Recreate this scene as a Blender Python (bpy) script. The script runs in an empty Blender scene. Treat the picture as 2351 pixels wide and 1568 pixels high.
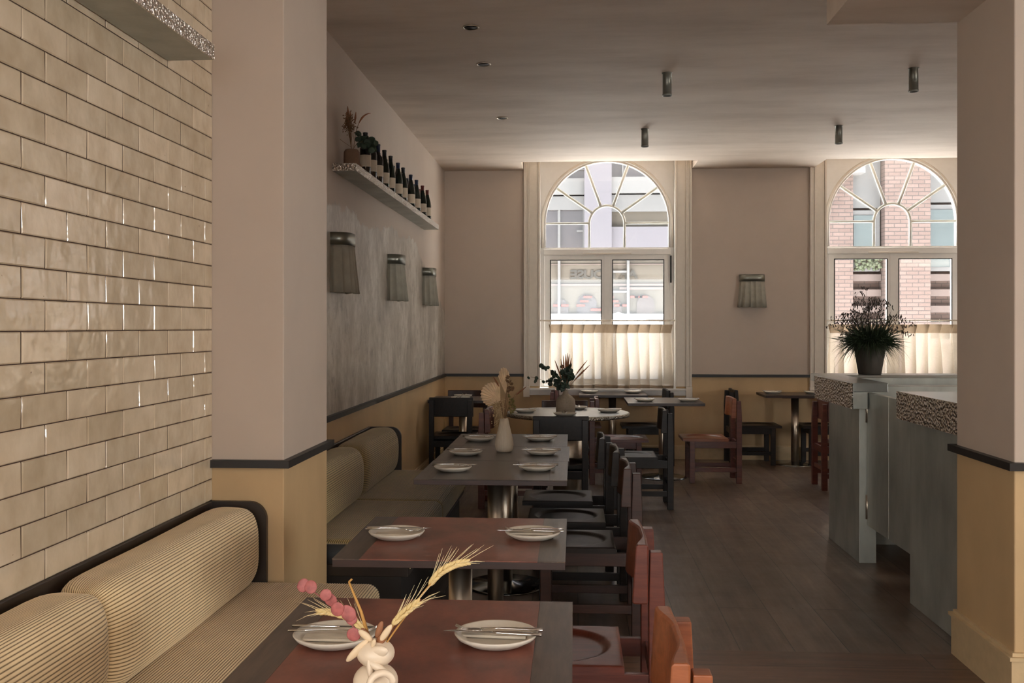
import bpy, bmesh, math, random
from mathutils import Vector, Matrix
R = random.Random(7)
PI = math.pi
sc = bpy.context.scene
COL = sc.collection

# ------------------------------------------------------------------ camera
cam_d = bpy.data.cameras.new('camera')
cam = bpy.data.objects.new('camera', cam_d)
COL.objects.link(cam)
cam.location = (0, 0, 1.46)
cam.rotation_euler = (PI / 2, 0, math.atan(143 / 2300.))
cam_d.sensor_width = 36.0
cam_d.sensor_fit = 'HORIZONTAL'
cam_d.lens = 36.0 * 2300. / 2351.
cam_d.shift_y = -34. / 2351.
cam_d.clip_end = 200
sc.camera = cam

# ------------------------------------------------------------------ world and daylight
w = bpy.data.worlds.new('overcast_sky')
sc.world = w
w.use_nodes = True
bg = w.node_tree.nodes['Background']
bg.inputs[0].default_value = (0.93, 0.965, 1.0, 1)
bg.inputs[1].default_value = 4.6
try:
    w.cycles.sampling_method = 'MANUAL'
    w.cycles.sample_map_resolution = 256
except Exception:
    pass


def area(name, loc, rot, sx, sy, power, col=(1, 0.97, 0.93)):
    l = bpy.data.lights.new(name, 'AREA')
    l.shape = 'RECTANGLE'
    l.size = sx
    l.size_y = sy
    l.energy = power
    l.color = col
    o = bpy.data.objects.new(name, l)
    o.location = loc
    o.rotation_euler = rot
    COL.objects.link(o)
    return o


# sun added along the street so bounce off the paving brightens the room
sun_d = bpy.data.lights.new('street_sun', 'SUN')
sun_d.energy = 112
sun_d.angle = 0.35
sun_d.color = (1, 0.97, 0.93)
sun = bpy.data.objects.new('street_sun', sun_d)
COL.objects.link(sun)
sun.rotation_euler = (0, math.radians(35), 0)

# added fill lamps at unseen openings behind and beside the camera
area('daylight_back_window', (0.8, -3.75, 1.65), (PI / 2 - 0.28, 0, PI), 4.1, 1.9, 375, (1, 0.955, 0.90))
area('daylight_left_window', (-1.62, -1.9, 1.7), (PI / 2 - 0.28, 0, -PI / 2), 1.8, 1.6, 170, (1, 0.95, 0.89))
area('daylight_side_window', (8.4, 1.0, 1.75), (PI / 2, 0, PI / 2), 2.3, 1.8, 260, (1, 0.95, 0.89))

sc.view_settings.view_transform = 'Standard'
sc.view_settings.look = 'None'
sc.view_settings.gamma = 1.0
sc.view_settings.exposure = 0.34
sc.view_settings.use_curve_mapping = False
try:
    sc.cycles.use_denoising = True
    sc.cycles.max_bounces = 10
    sc.cycles.diffuse_bounces = 5
    sc.cycles.glossy_bounces = 4
    sc.cycles.transmission_bounces = 6
    sc.cycles.transparent_max_bounces = 16
    sc.cycles.sample_clamp_indirect = 6.0
    sc.cycles.caustics_reflective = False
    sc.cycles.caustics_refractive = False
except Exception:
    pass


# ------------------------------------------------------------------ materials
def lin(c):
    return tuple(((v / 255.) / 12.92 if v / 255. <= 0.04045 else ((v / 255. + 0.055) / 1.055) ** 2.4) for v in c) + (1.0,)


class Mat:
    def __init__(s, name):
        s.m = bpy.data.materials.new(name)
        s.m.use_nodes = True
        s.nt = s.m.node_tree
        s.b = s.nt.nodes['Principled BSDF']
        s.out = s.nt.nodes['Material Output']
        s.tc = None

    def n(s, t, **kw):
        nd = s.nt.nodes.new(t)
        for k, v in kw.items():
            if k.startswith('i_'):
                nd.inputs[k[2:].replace('_', ' ')].default_value = v
            else:
                setattr(nd, k, v)
        return nd

    def l(s, a, b):
        s.nt.links.new(a, b)

    def obj(s, scale=(1, 1, 1), loc=(0, 0, 0), rot=(0, 0, 0), world=False):
        mp = s.n('ShaderNodeMapping')
        mp.inputs['Scale'].default_value = scale
        mp.inputs['Location'].default_value = loc
        mp.inputs['Rotation'].default_value = rot
        if world:
            g = s.n('ShaderNodeNewGeometry')
            s.l(g.outputs['Position'], mp.inputs[0])
        else:
            if s.tc is None:
                s.tc = s.n('ShaderNodeTexCoord')
            s.l(s.tc.outputs['Object'], mp.inputs[0])
        return mp.outputs[0]

    def noise(s, vec, scale, detail=4, rough=0.55):
        nd = s.n('ShaderNodeTexNoise')
        nd.inputs['Scale'].default_value = scale
        nd.inputs['Detail'].default_value = detail
        nd.inputs['Roughness'].default_value = rough
        s.l(vec, nd.inputs['Vector'])
        return nd.outputs['Fac']

    def ramp(s, fac, stops):
        r = s.n('ShaderNodeValToRGB')
        e = r.color_ramp.elements
        e[0].position, e[0].color = stops[0]
        e[1].position, e[1].color = stops[-1]
        for p, c in stops[1:-1]:
            x = e.new(p)
            x.color = c
        s.l(fac, r.inputs[0])
        return r.outputs[0]

    def mix(s, fac, a, b, mode='MIX'):
        m = s.n('ShaderNodeMix', data_type='RGBA', blend_type=mode)
        for i, v in ((0, fac), (6, a), (7, b)):
            if isinstance(v, (int, float, tuple)):
                m.inputs[i].default_value = v
            else:
                s.l(v, m.inputs[i])
        return m.outputs[2]

    def math(s, op, a, b=0.0, c=0.0):
        m = s.n('ShaderNodeMath', operation=op)
        for i, v in enumerate((a, b, c)):
            if isinstance(v, (int, float)):
                m.inputs[i].default_value = v
            else:
                s.l(v, m.inputs[i])
        return m.outputs[0]

    def bump(s, h, strength=0.3, dist=0.002):
        bp = s.n('ShaderNodeBump')
        bp.inputs['Strength'].default_value = strength
        bp.inputs['Distance'].default_value = dist
        s.l(h, bp.inputs['Height'])
        s.l(bp.outputs[0], s.b.inputs['Normal'])
        return bp

    def set(s, base=None, rough=None, metal=None, spec=None):
        for k, v in (('Base Color', base), ('Roughness', rough), ('Metallic', metal), ('Specular IOR Level', spec)):
            if v is None:
                continue
            if isinstance(v, (int, float, tuple)):
                s.b.inputs[k].default_value = v
            else:
                s.l(v, s.b.inputs[k])
        return s


def darken(c, f=0.20):
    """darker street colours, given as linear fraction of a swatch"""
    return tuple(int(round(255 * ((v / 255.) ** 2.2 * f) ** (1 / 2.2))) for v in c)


def plain(name, rgb, rough=0.5, metal=0.0, var=0.08, nscale=20, bump=0.0, bscale=200, bdist=0.001):
    m = Mat(name)
    c = lin(rgb)
    v = m.obj()
    f = m.noise(v, nscale, 4)
    lo = tuple(x * (1 - var) for x in c[:3]) + (1,)
    hi = tuple(min(1, x * (1 + var)) for x in c[:3]) + (1,)
    m.set(m.ramp(f, [(0.3, lo), (0.7, hi)]), rough, metal)
    if bump:
        m.bump(m.noise(v, bscale, 2), bump, bdist)
    return m.m


UP = (184, 169, 155)     # taupe limewash above the rail
LOW = (190, 161, 120)    # ochre below the rail


def wall_paint(name, rag=False):
    m = Mat(name)
    v = m.obj(world=True)
    sep = m.n('ShaderNodeSeparateXYZ')
    m.l(v, sep.inputs[0])
    big = m.noise(v, 1.3, 6, 0.6)
    a = lin(UP)
    up = m.ramp(big, [(0.3, tuple(x * 0.93 for x in a[:3]) + (1,)), (0.7, tuple(x * 1.06 for x in a[:3]) + (1,))])
    b = lin(LOW)
    streak = m.noise(m.obj(world=True, scale=(1.5, 1.5, 0.8)), 2.0, 6)
    lo = m.ramp(streak, [(0.3, tuple(x * 0.9 for x in b[:3]) + (1,)), (0.7, tuple(x * 1.1 for x in b[:3]) + (1,))])
    f = m.math('GREATER_THAN', sep.outputs['Z'], 0.925)
    hgt = m.noise(v, 60, 3)
    rough = 0.6
    if rag:
        # bare grey plaster below a torn edge of paint
        n1 = m.noise(m.obj(world=True, scale=(1, 0.7, 0.5)), 2.2, 8, 0.7)
        n2 = m.noise(m.obj(world=True, scale=(1, 0.9, 0.8)), 7, 9, 0.8)
        e = m.math('ADD', m.math('MULTIPLY', n1, 0.45), m.math('MULTIPLY', n2, 0.2))
        edge = m.math('ADD', e, m.math('SUBTRACT', 2.20 - 0.325, sep.outputs['Z']))
        yf = m.math('MULTIPLY', m.math('SUBTRACT', sep.outputs['Y'], 9.2), 0.3)
        edge = m.math('SUBTRACT', edge, m.math('MAXIMUM', yf, 0.0))
        inside = m.math('MULTIPLY', m.math('GREATER_THAN', edge, 0.0), 1.0)
        st = m.noise(m.obj(world=True, scale=(1, 0.75, 0.55)), 2.6, 9, 0.74)
        fine = m.noise(m.obj(world=True, scale=(1, 0.8, 0.6)), 12, 7, 0.75)
        pl = m.ramp(st, [(0.32, lin((124, 114, 102))), (0.5, lin((174, 166, 154))), (0.64, lin((212, 206, 196)))])
        sp = m.ramp(fine, [(0.30, lin((110, 100, 90))), (0.46, (1, 1, 1, 1))])
        pl = m.mix(0.55, pl, m.mix(1.0, pl, sp, 'MULTIPLY'))
        up = m.mix(inside, up, pl)
        hgt = m.math('ADD', m.math('MULTIPLY', inside, -0.6), m.math('MULTIPLY', st, 0.7))
        m.bump(hgt, 0.5, 0.005)
        rough = m.math('SUBTRACT', 0.62, m.math('MULTIPLY', inside, 0.22))
    else:
        m.bump(hgt, 0.08, 0.002)
    m.set(m.mix(f, lo, up), rough)
    return m.m


def wood(name, dark, light, rough=0.35, scale=(30, 2.2, 30), bump=0.12, world=False, spec=0.5):
    m = Mat(name)
    v = m.obj(scale=scale, world=world)
    f = m.noise(v, 1.6, 6, 0.65)
    g = m.noise(m.obj(world=world), 5, 3)
    c = m.ramp(f, [(0.25, lin(dark)), (0.75, lin(light))])
    c = m.mix(0.35, c, m.mix(1.0, c, m.ramp(g, [(0.3, (0.45, 0.45, 0.45, 1)), (0.7, (1, 1, 1, 1))]), 'MULTIPLY'))
    m.set(c, rough, spec=spec)
    m.bump(f, bump, 0.001)
    return m.m


def brushed(name, rgb, rough=0.38, metal=0.85, vert=True, cloudy=0.25):
    m = Mat(name)
    c = lin(rgb)
    v = m.obj(scale=(60, 60, 1.2) if vert else (1.5, 60, 60))
    f = m.noise(v, 2.0, 4)
    cl = m.noise(m.obj(scale=(2, 2, 1)), 2.2, 5)
    base = m.ramp(cl, [(0.3, tuple(x * (1 - cloudy) for x in c[:3]) + (1,)), (0.7, tuple(x * (1 + cloudy) for x in c[:3]) + (1,))])
    m.set(base, m.math('ADD', m.math('MULTIPLY', f, 0.14), rough - 0.07), metal)
    m.bump(f, 0.06, 0.0006)
    return m.m


def hammered(name, rgb, rough=0.16, size=70, dist=0.006):
    m = Mat(name)
    vr = m.n('ShaderNodeTexVoronoi', feature='SMOOTH_F1')
    vr.inputs['Scale'].default_value = size
    vr.inputs['Smoothness'].default_value = 0.25
    m.l(m.obj(world=True), vr.inputs['Vector'])
    m.set(lin(rgb), rough, 1.0)
    h = m.math('ADD', vr.outputs['Distance'], m.math('MULTIPLY', m.noise(m.obj(world=True), size * 1.7, 2), 0.5))
    m.bump(h, 1.0, dist)
    return m.m


def floor_mat(name, along_y=True):
    m = Mat(name)
    rot = (0, 0, PI / 2) if along_y else (0, 0, 0)
    # rows run across, boards run along the texture X
    v = m.obj(world=True, rot=rot, loc=(0.4, 0.71 if along_y else 0.0, 0))
    br = m.n('ShaderNodeTexBrick')
    br.offset = 0.43
    br.inputs['Color1'].default_value = (0.0, 0, 0, 1)
    br.inputs['Color2'].default_value = (1, 1, 1, 1)
    br.inputs['Mortar'].default_value = (0.5, 0.5, 0.5, 1)
    br.inputs['Scale'].default_value = 1.0
    br.inputs['Mortar Size'].default_value = 0.0022
    br.inputs['Mortar Smooth'].default_value = 0.2
    br.inputs['Bias'].default_value = 0.0
    br.inputs['Brick Width'].default_value = 3.4
    br.inputs['Row Height'].default_value = 0.243
    m.l(v, br.inputs['Vector'])
    sc_ = (9, 0.7, 1) if along_y else (0.7, 9, 1)
    off = m.n('ShaderNodeVectorMath', operation='ADD')
    m.l(m.obj(world=True, scale=sc_), off.inputs[0])
    mul = m.n('ShaderNodeVectorMath', operation='SCALE')
    m.l(br.outputs['Color'], mul.inputs[0])
    mul.inputs['Scale'].default_value = 7.0
    m.l(mul.outputs[0], off.inputs[1])
    g = m.noise(off.outputs[0], 2.2, 8, 0.65)
    blot = m.noise(m.obj(world=True), 1.7, 6, 0.65)
    if along_y:
        c = m.ramp(g, [(0.25, lin((72, 58, 49))), (0.55, lin((108, 91, 79))), (0.8, lin((136, 118, 104)))])
    else:
        c = m.ramp(g, [(0.25, lin((78, 56, 44))), (0.55, lin((108, 80, 63))), (0.8, lin((130, 98, 78)))])
    tone = m.ramp(br.outputs['Color'], [(0.0, (0.78, 0.78, 0.78, 1)), (1.0, (1.1, 1.08, 1.05, 1))])
    c = m.mix(1.0, c, tone, 'MULTIPLY')
    c = m.mix(0.6, c, m.mix(1.0, c, m.ramp(blot, [(0.3, (0.55, 0.52, 0.5, 1)), (0.65, (1.1, 1.1, 1.1, 1))]), 'MULTIPLY'))
    gap = br.outputs['Fac']
    c = m.mix(gap, c, lin((24, 19, 16)))
    rgh = m.math('ADD', m.math('MULTIPLY', m.noise(m.obj(world=True), 5, 6, 0.7), 0.26), 0.2)
    m.set(c, rgh, spec=0.5)
    m.bump(m.math('SUBTRACT', m.math('MULTIPLY', g, 0.45), gap), 0.45, 0.003)
    return m.m


def glaze():
    m = Mat('cream_glazed_tile')
    v = m.obj(world=True)
    at = m.n('ShaderNodeAttribute', attribute_name='tone', attribute_type='GEOMETRY')
    n = m.noise(v, 9, 5)
    c = m.ramp(n, [(0.3, lin((190, 173, 148))), (0.7, lin((208, 193, 170)))])
    t = m.ramp(at.outputs['Fac'], [(0.0, (0.86, 0.85, 0.82, 1)), (1.0, (1.06, 1.06, 1.06, 1))])
    spk = m.ramp(m.noise(v, 60, 1), [(0.15, lin((120, 95, 70))), (0.19, (1, 1, 1, 1))])
    c = m.mix(1.0, m.mix(1.0, c, t, 'MULTIPLY'), spk, 'MULTIPLY')
    m.set(c, m.math('ADD', m.math('MULTIPLY', m.noise(v, 14, 4), 0.14), 0.05), spec=0.95)
    h = m.math('ADD', m.noise(v, 10, 2, 0.5), m.math('MULTIPLY', m.noise(v, 26, 2), 0.22))
    m.bump(h, 0.6, 0.010)
    return m.m


def fabric(name, base, dark, rough=0.85):
    m = Mat(name)
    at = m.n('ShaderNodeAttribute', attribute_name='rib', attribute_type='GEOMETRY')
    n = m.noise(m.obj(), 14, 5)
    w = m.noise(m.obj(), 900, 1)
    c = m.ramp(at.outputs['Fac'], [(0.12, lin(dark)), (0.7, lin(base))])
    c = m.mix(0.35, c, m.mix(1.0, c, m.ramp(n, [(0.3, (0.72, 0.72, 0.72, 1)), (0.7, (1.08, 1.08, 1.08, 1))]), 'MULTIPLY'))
    m.set(c, rough, spec=0.2)
    m.b.inputs['Sheen Weight'].default_value = 0.25
    m.bump(w, 0.2, 0.0006)
    return m.m


def glass_pane(name='window_glass'):
    m = Mat(name)
    m.nt.nodes.remove(m.b)
    tr = m.n('ShaderNodeBsdfTransparent')
    tr.inputs[0].default_value = (0.97, 0.98, 0.98, 1)
    gl = m.n('ShaderNodeBsdfGlossy')
    gl.inputs['Roughness'].default_value = 0.02
    mx = m.n('ShaderNodeMixShader')
    mx.inputs[0].default_value = 0.05
    m.l(tr.outputs[0], mx.inputs[1])
    m.l(gl.outputs[0], mx.inputs[2])
    m.l(mx.outputs[0], m.out.inputs[0])
    return m.m


def linen(name, col, trans=0.28, see=0.2):
    m = Mat(name)
    m.nt.nodes.remove(m.b)
    v = m.obj(scale=(1, 1, 1))
    n = m.noise(m.obj(scale=(420, 60, 60)), 1.0, 3)
    n2 = m.noise(m.obj(scale=(40, 40, 500)), 1.0, 3)
    f = m.math('ADD', m.math('MULTIPLY', n, 0.5), m.math('MULTIPLY', n2, 0.5))
    c = m.ramp(f, [(0.3, tuple(x * 0.82 for x in lin(col)[:3]) + (1,)), (0.7, lin(col))])
    d = m.n('ShaderNodeBsdfDiffuse')
    t = m.n('ShaderNodeBsdfTranslucent')
    tp = m.n('ShaderNodeBsdfTransparent')
    m.l(c, d.inputs[0])
    m.l(c, t.inputs[0])
    a = m.n('ShaderNodeMixShader')
    a.inputs[0].default_value = trans
    m.l(d.outputs[0], a.inputs[1])
    m.l(t.outputs[0], a.inputs[2])
    b = m.n('ShaderNodeMixShader')
    b.inputs[0].default_value = see
    m.l(a.outputs[0], b.inputs[1])
    m.l(tp.outputs[0], b.inputs[2])
    m.l(b.outputs[0], m.out.inputs[0])
    return m.m


M = {}
M['wall'] = wall_paint('limewash_wall')
M['wall_left'] = wall_paint('limewash_and_bare_plaster', True)


def ceil_mat():
    m = Mat('mottled_plaster_ceiling')
    v = m.obj(world=True, scale=(0.5, 1.6, 1))
    f = m.noise(v, 1.6, 8, 0.62)
    m.set(m.ramp(f, [(0.3, lin((188, 173, 158))), (0.55, lin((208, 194, 180))), (0.75, lin((217, 204, 190)))]), 0.7)
    m.bump(m.noise(m.obj(world=True, scale=(0.6, 3, 1)), 3, 6, 0.6), 0.25, 0.01)
    return m.m


M['ceiling'] = ceil_mat()
M['tile'] = glaze()
M['grout'] = plain('dark_grout', (62, 44, 32), 0.9)
M['floor'] = floor_mat('dark_oak_boards')
M['floor_near'] = floor_mat('brown_oak_boards', False)
M['rail'] = plain('black_brown_rail', (26, 22, 20), 0.45)
M['rail_cap'] = plain('dark_panel', (42, 34, 29), 0.4)
M['skirt'] = plain('ochre_skirting', (196, 172, 134), 0.5)
M['white'] = plain('off_white_paint', (214, 205, 192), 0.45, var=0.03)
M['white2'] = plain('white_window_frame', (226, 222, 216), 0.35, var=0.02)
M['bars'] = plain('grey_green_glazing_bar', (214, 214, 206), 0.5, var=0.03)
M['glass'] = glass_pane()
M['linen'] = linen('flax_linen', (200, 187, 170), trans=0.56, see=0.30)
M['linen_band'] = linen('flax_linen_doubled', (136, 118, 98), trans=0.32, see=0.015)
M['steel'] = brushed('brushed_steel', (196, 184, 168), 0.34, 1.0, cloudy=0.05)
M['chrome'] = plain('polished_cutlery_steel', (205, 203, 200), 0.16, 1.0, var=0.03)
M['disc'] = plain('polished_steel_disc', (150, 152, 152), 0.14, 1.0, var=0.05)
M['zinc'] = brushed('aged_zinc', (166, 169, 162), 0.42, 0.45)
M['zinc_top'] = plain('zinc_top', (150, 152, 148), 0.3, 0.85, var=0.1, nscale=5)
M['hammer'] = hammered('hammered_zinc', (205, 200, 192), size=62, dist=0.02)
M['hammer_small'] = hammered('hammered_zinc_shelf', (225, 222, 216), size=75, dist=0.012)
M['hammer_table'] = hammered('hammered_table_rim', (170, 165, 155), size=90)
M['round_top'] = brushed('zinc_table_top', (176, 176, 172), 0.3, 0.85, False, 0.1)
M['burl'] = wood('burgundy_veneer', (82, 42, 34), (150, 88, 70), 0.34, (7, 4, 7), 0.04)
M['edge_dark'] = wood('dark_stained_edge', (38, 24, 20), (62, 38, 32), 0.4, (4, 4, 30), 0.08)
M['border'] = wood('dark_oak_border', (52, 40, 34), (96, 80, 68), 0.34, (34, 3.5, 34), 0.15)
M['grey_burl'] = wood('grey_brown_veneer', (38, 32, 29), (64, 55, 49), 0.28, (5, 3.5, 5), 0.04)  # same burgundy veneer with the grey window reflection painted into its colour
M['dark_top'] = wood('dark_brown_veneer', (40, 29, 25), (66, 50, 42), 0.3, (10, 4, 10), 0.05)
M['wood_red'] = wood('red_stained_beech', (72, 32, 24), (116, 58, 44), 0.34, (3, 26, 26), 0.1)
M['wood_orange'] = wood('orange_stained_beech', (112, 60, 34), (170, 100, 62), 0.34, (3, 26, 26), 0.1)
M['wood_brown'] = wood('dark_brown_beech', (40, 24, 19), (70, 42, 33), 0.38, (3, 26, 26), 0.1, spec=0.4)
M['wood_dark'] = wood('black_brown_beech', (20, 15, 12), (38, 28, 23), 0.42, (3, 26, 26), 0.1, spec=0.3)
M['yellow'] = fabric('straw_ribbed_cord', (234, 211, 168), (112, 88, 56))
M['olive'] = fabric('olive_ribbed_cord', (166, 144, 94), (36, 30, 16))  # same straw cord, with its shadows put into a darker colour
M['plinth'] = plain('black_plinth', (24, 20, 18), 0.6)
M['plate'] = plain('off_white_stoneware', (206, 198, 184), 0.38, var=0.04, nscale=60)
M['napkin'] = plain('cream_linen_napkin', (210, 200, 182), 0.9, bump=0.4, bscale=500)
M['ceramic'] = plain('cream_ceramic', (216, 200, 178), 0.42, var=0.04)
M['ceramic_ribbed'] = plain('matt_cream_ceramic', (192, 178, 158), 0.6, var=0.04)
M['stoneware'] = plain('speckled_grey_stoneware', (150, 136, 118), 0.7, var=0.12, nscale=80)
M['brown_pot'] = plain('brown_clay', (118, 92, 74), 0.75)
M['dark_pot'] = plain('dark_stone_pot', (58, 52, 44), 0.7, var=0.25, nscale=9)
M['straw'] = plain('dried_wheat', (206, 182, 128), 0.75)
M['awn'] = plain('pale_awns', (222, 206, 164), 0.75)
M['stem'] = plain('golden_stem', (178, 134, 70), 0.7)
M['pink'] = plain('dusty_pink_leaf', (158, 88, 86), 0.6, var=0.3, nscale=60)
M['pod'] = plain('cream_pod', (214, 192, 160), 0.6)
M['pod_brown'] = plain('brown_pod', (140, 92, 62), 0.6)
M['palm'] = plain('dried_palm', (220, 198, 168), 0.8, var=0.15)
M['dried'] = plain('dried_brown_seed', (112, 84, 56), 0.85, var=0.25, nscale=80)
M['olive_bud'] = plain('dried_olive_bud', (104, 96, 50), 0.85, var=0.25, nscale=80)
M['fluff'] = plain('tiny_dried_flowers', (196, 172, 134), 0.85)
M['leaf'] = plain('dark_eucalyptus_leaf', (42, 58, 44), 0.55, var=0.3, nscale=40)
M['grass'] = plain('dark_green_grass', (36, 50, 28), 0.6, var=0.4, nscale=30)
M['seed'] = plain('brown_seed_head', (44, 33, 22), 0.7)
M['feather'] = plain('russet_grass_head', (140, 92, 62), 0.8, var=0.2, nscale=60)
M['bottle'] = plain('dark_bottle_glass', (14, 20, 14), 0.08)
M['bottle_red'] = plain('black_bottle_glass', (16, 12, 12), 0.08)
M['label'] = plain('cream_paper_label', (190, 176, 156), 0.8)
M['foil_black'] = plain('black_foil', (16, 18, 22), 0.35)
M['foil_blue'] = plain('navy_foil', (20, 30, 54), 0.35)
M['foil_red'] = plain('oxblood_foil', (92, 34, 28), 0.35)
M['foil_gold'] = plain('tan_foil', (160, 130, 90), 0.35)
M['shade'] = plain('grey_linen_shade', (158, 154, 141), 0.9, var=0.08, bump=0.3, bscale=300)
M['lamp_band'] = brushed('zinc_lamp_band', (140, 142, 134), 0.34, 0.9, False, 0.1)
M['fixture'] = brushed('grey_metal_fixture', (112, 112, 104), 0.4, 0.6, True, 0.05)
M['void'] = plain('dark_lamp_recess', (18, 17, 15), 0.7)
# outdoors
M['brick'] = None


def brick_mat():
    m = Mat('pale_pink_brick')
    br = m.n('ShaderNodeTexBrick')
    br.inputs['Color1'].default_value = lin(darken((158, 130, 122)))
    br.inputs['Color2'].default_value = lin(darken((142, 114, 106)))
    br.inputs['Mortar'].default_value = lin(darken((92, 78, 74)))
    br.inputs['Scale'].default_value = 1.0
    br.inputs['Mortar Size'].default_value = 0.008
    br.inputs['Brick Width'].default_value = 0.23
    br.inputs['Row Height'].default_value = 0.077
    m.l(m.obj(world=True, rot=(PI / 2, 0, 0)), br.inputs['Vector'])
    m.set(br.outputs['Color'], 0.9)
    return m.m


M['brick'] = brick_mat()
M['render_white'] = plain('white_render', darken((156, 156, 157)), 0.8, var=0.03)
M['render_grey'] = plain('lilac_grey_panel', darken((132, 129, 142)), 0.7, var=0.05)
M['office_glass'] = plain('grey_office_window', darken((104, 98, 102)), 0.12, var=0.2, nscale=2)
M['blue_glass'] = plain('pale_blue_window', darken((118, 134, 136)), 0.12, var=0.1, nscale=2)
M['sandstone'] = plain('sandstone', darken((122, 113, 98)), 0.8, var=0.12, nscale=3)  # stone mirrored in the office glass, painted as a solid colour
M['pink_stone'] = plain('pink_stone_band', darken((142, 120, 114)), 0.8, var=0.08, nscale=4)
M['letter'] = plain('grey_green_letter', darken((46, 46, 40)), 0.6)
M['orange'] = plain('orange_plastic', darken((190, 44, 22)), 0.5)
M['pale_canvas'] = plain('pale_aqua_canvas', darken((140, 152, 150)), 0.8)
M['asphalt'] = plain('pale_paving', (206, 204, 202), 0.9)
M['planting'] = plain('green_planting', darken((92, 110, 70)), 0.8, var=0.5, nscale=12)


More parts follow.
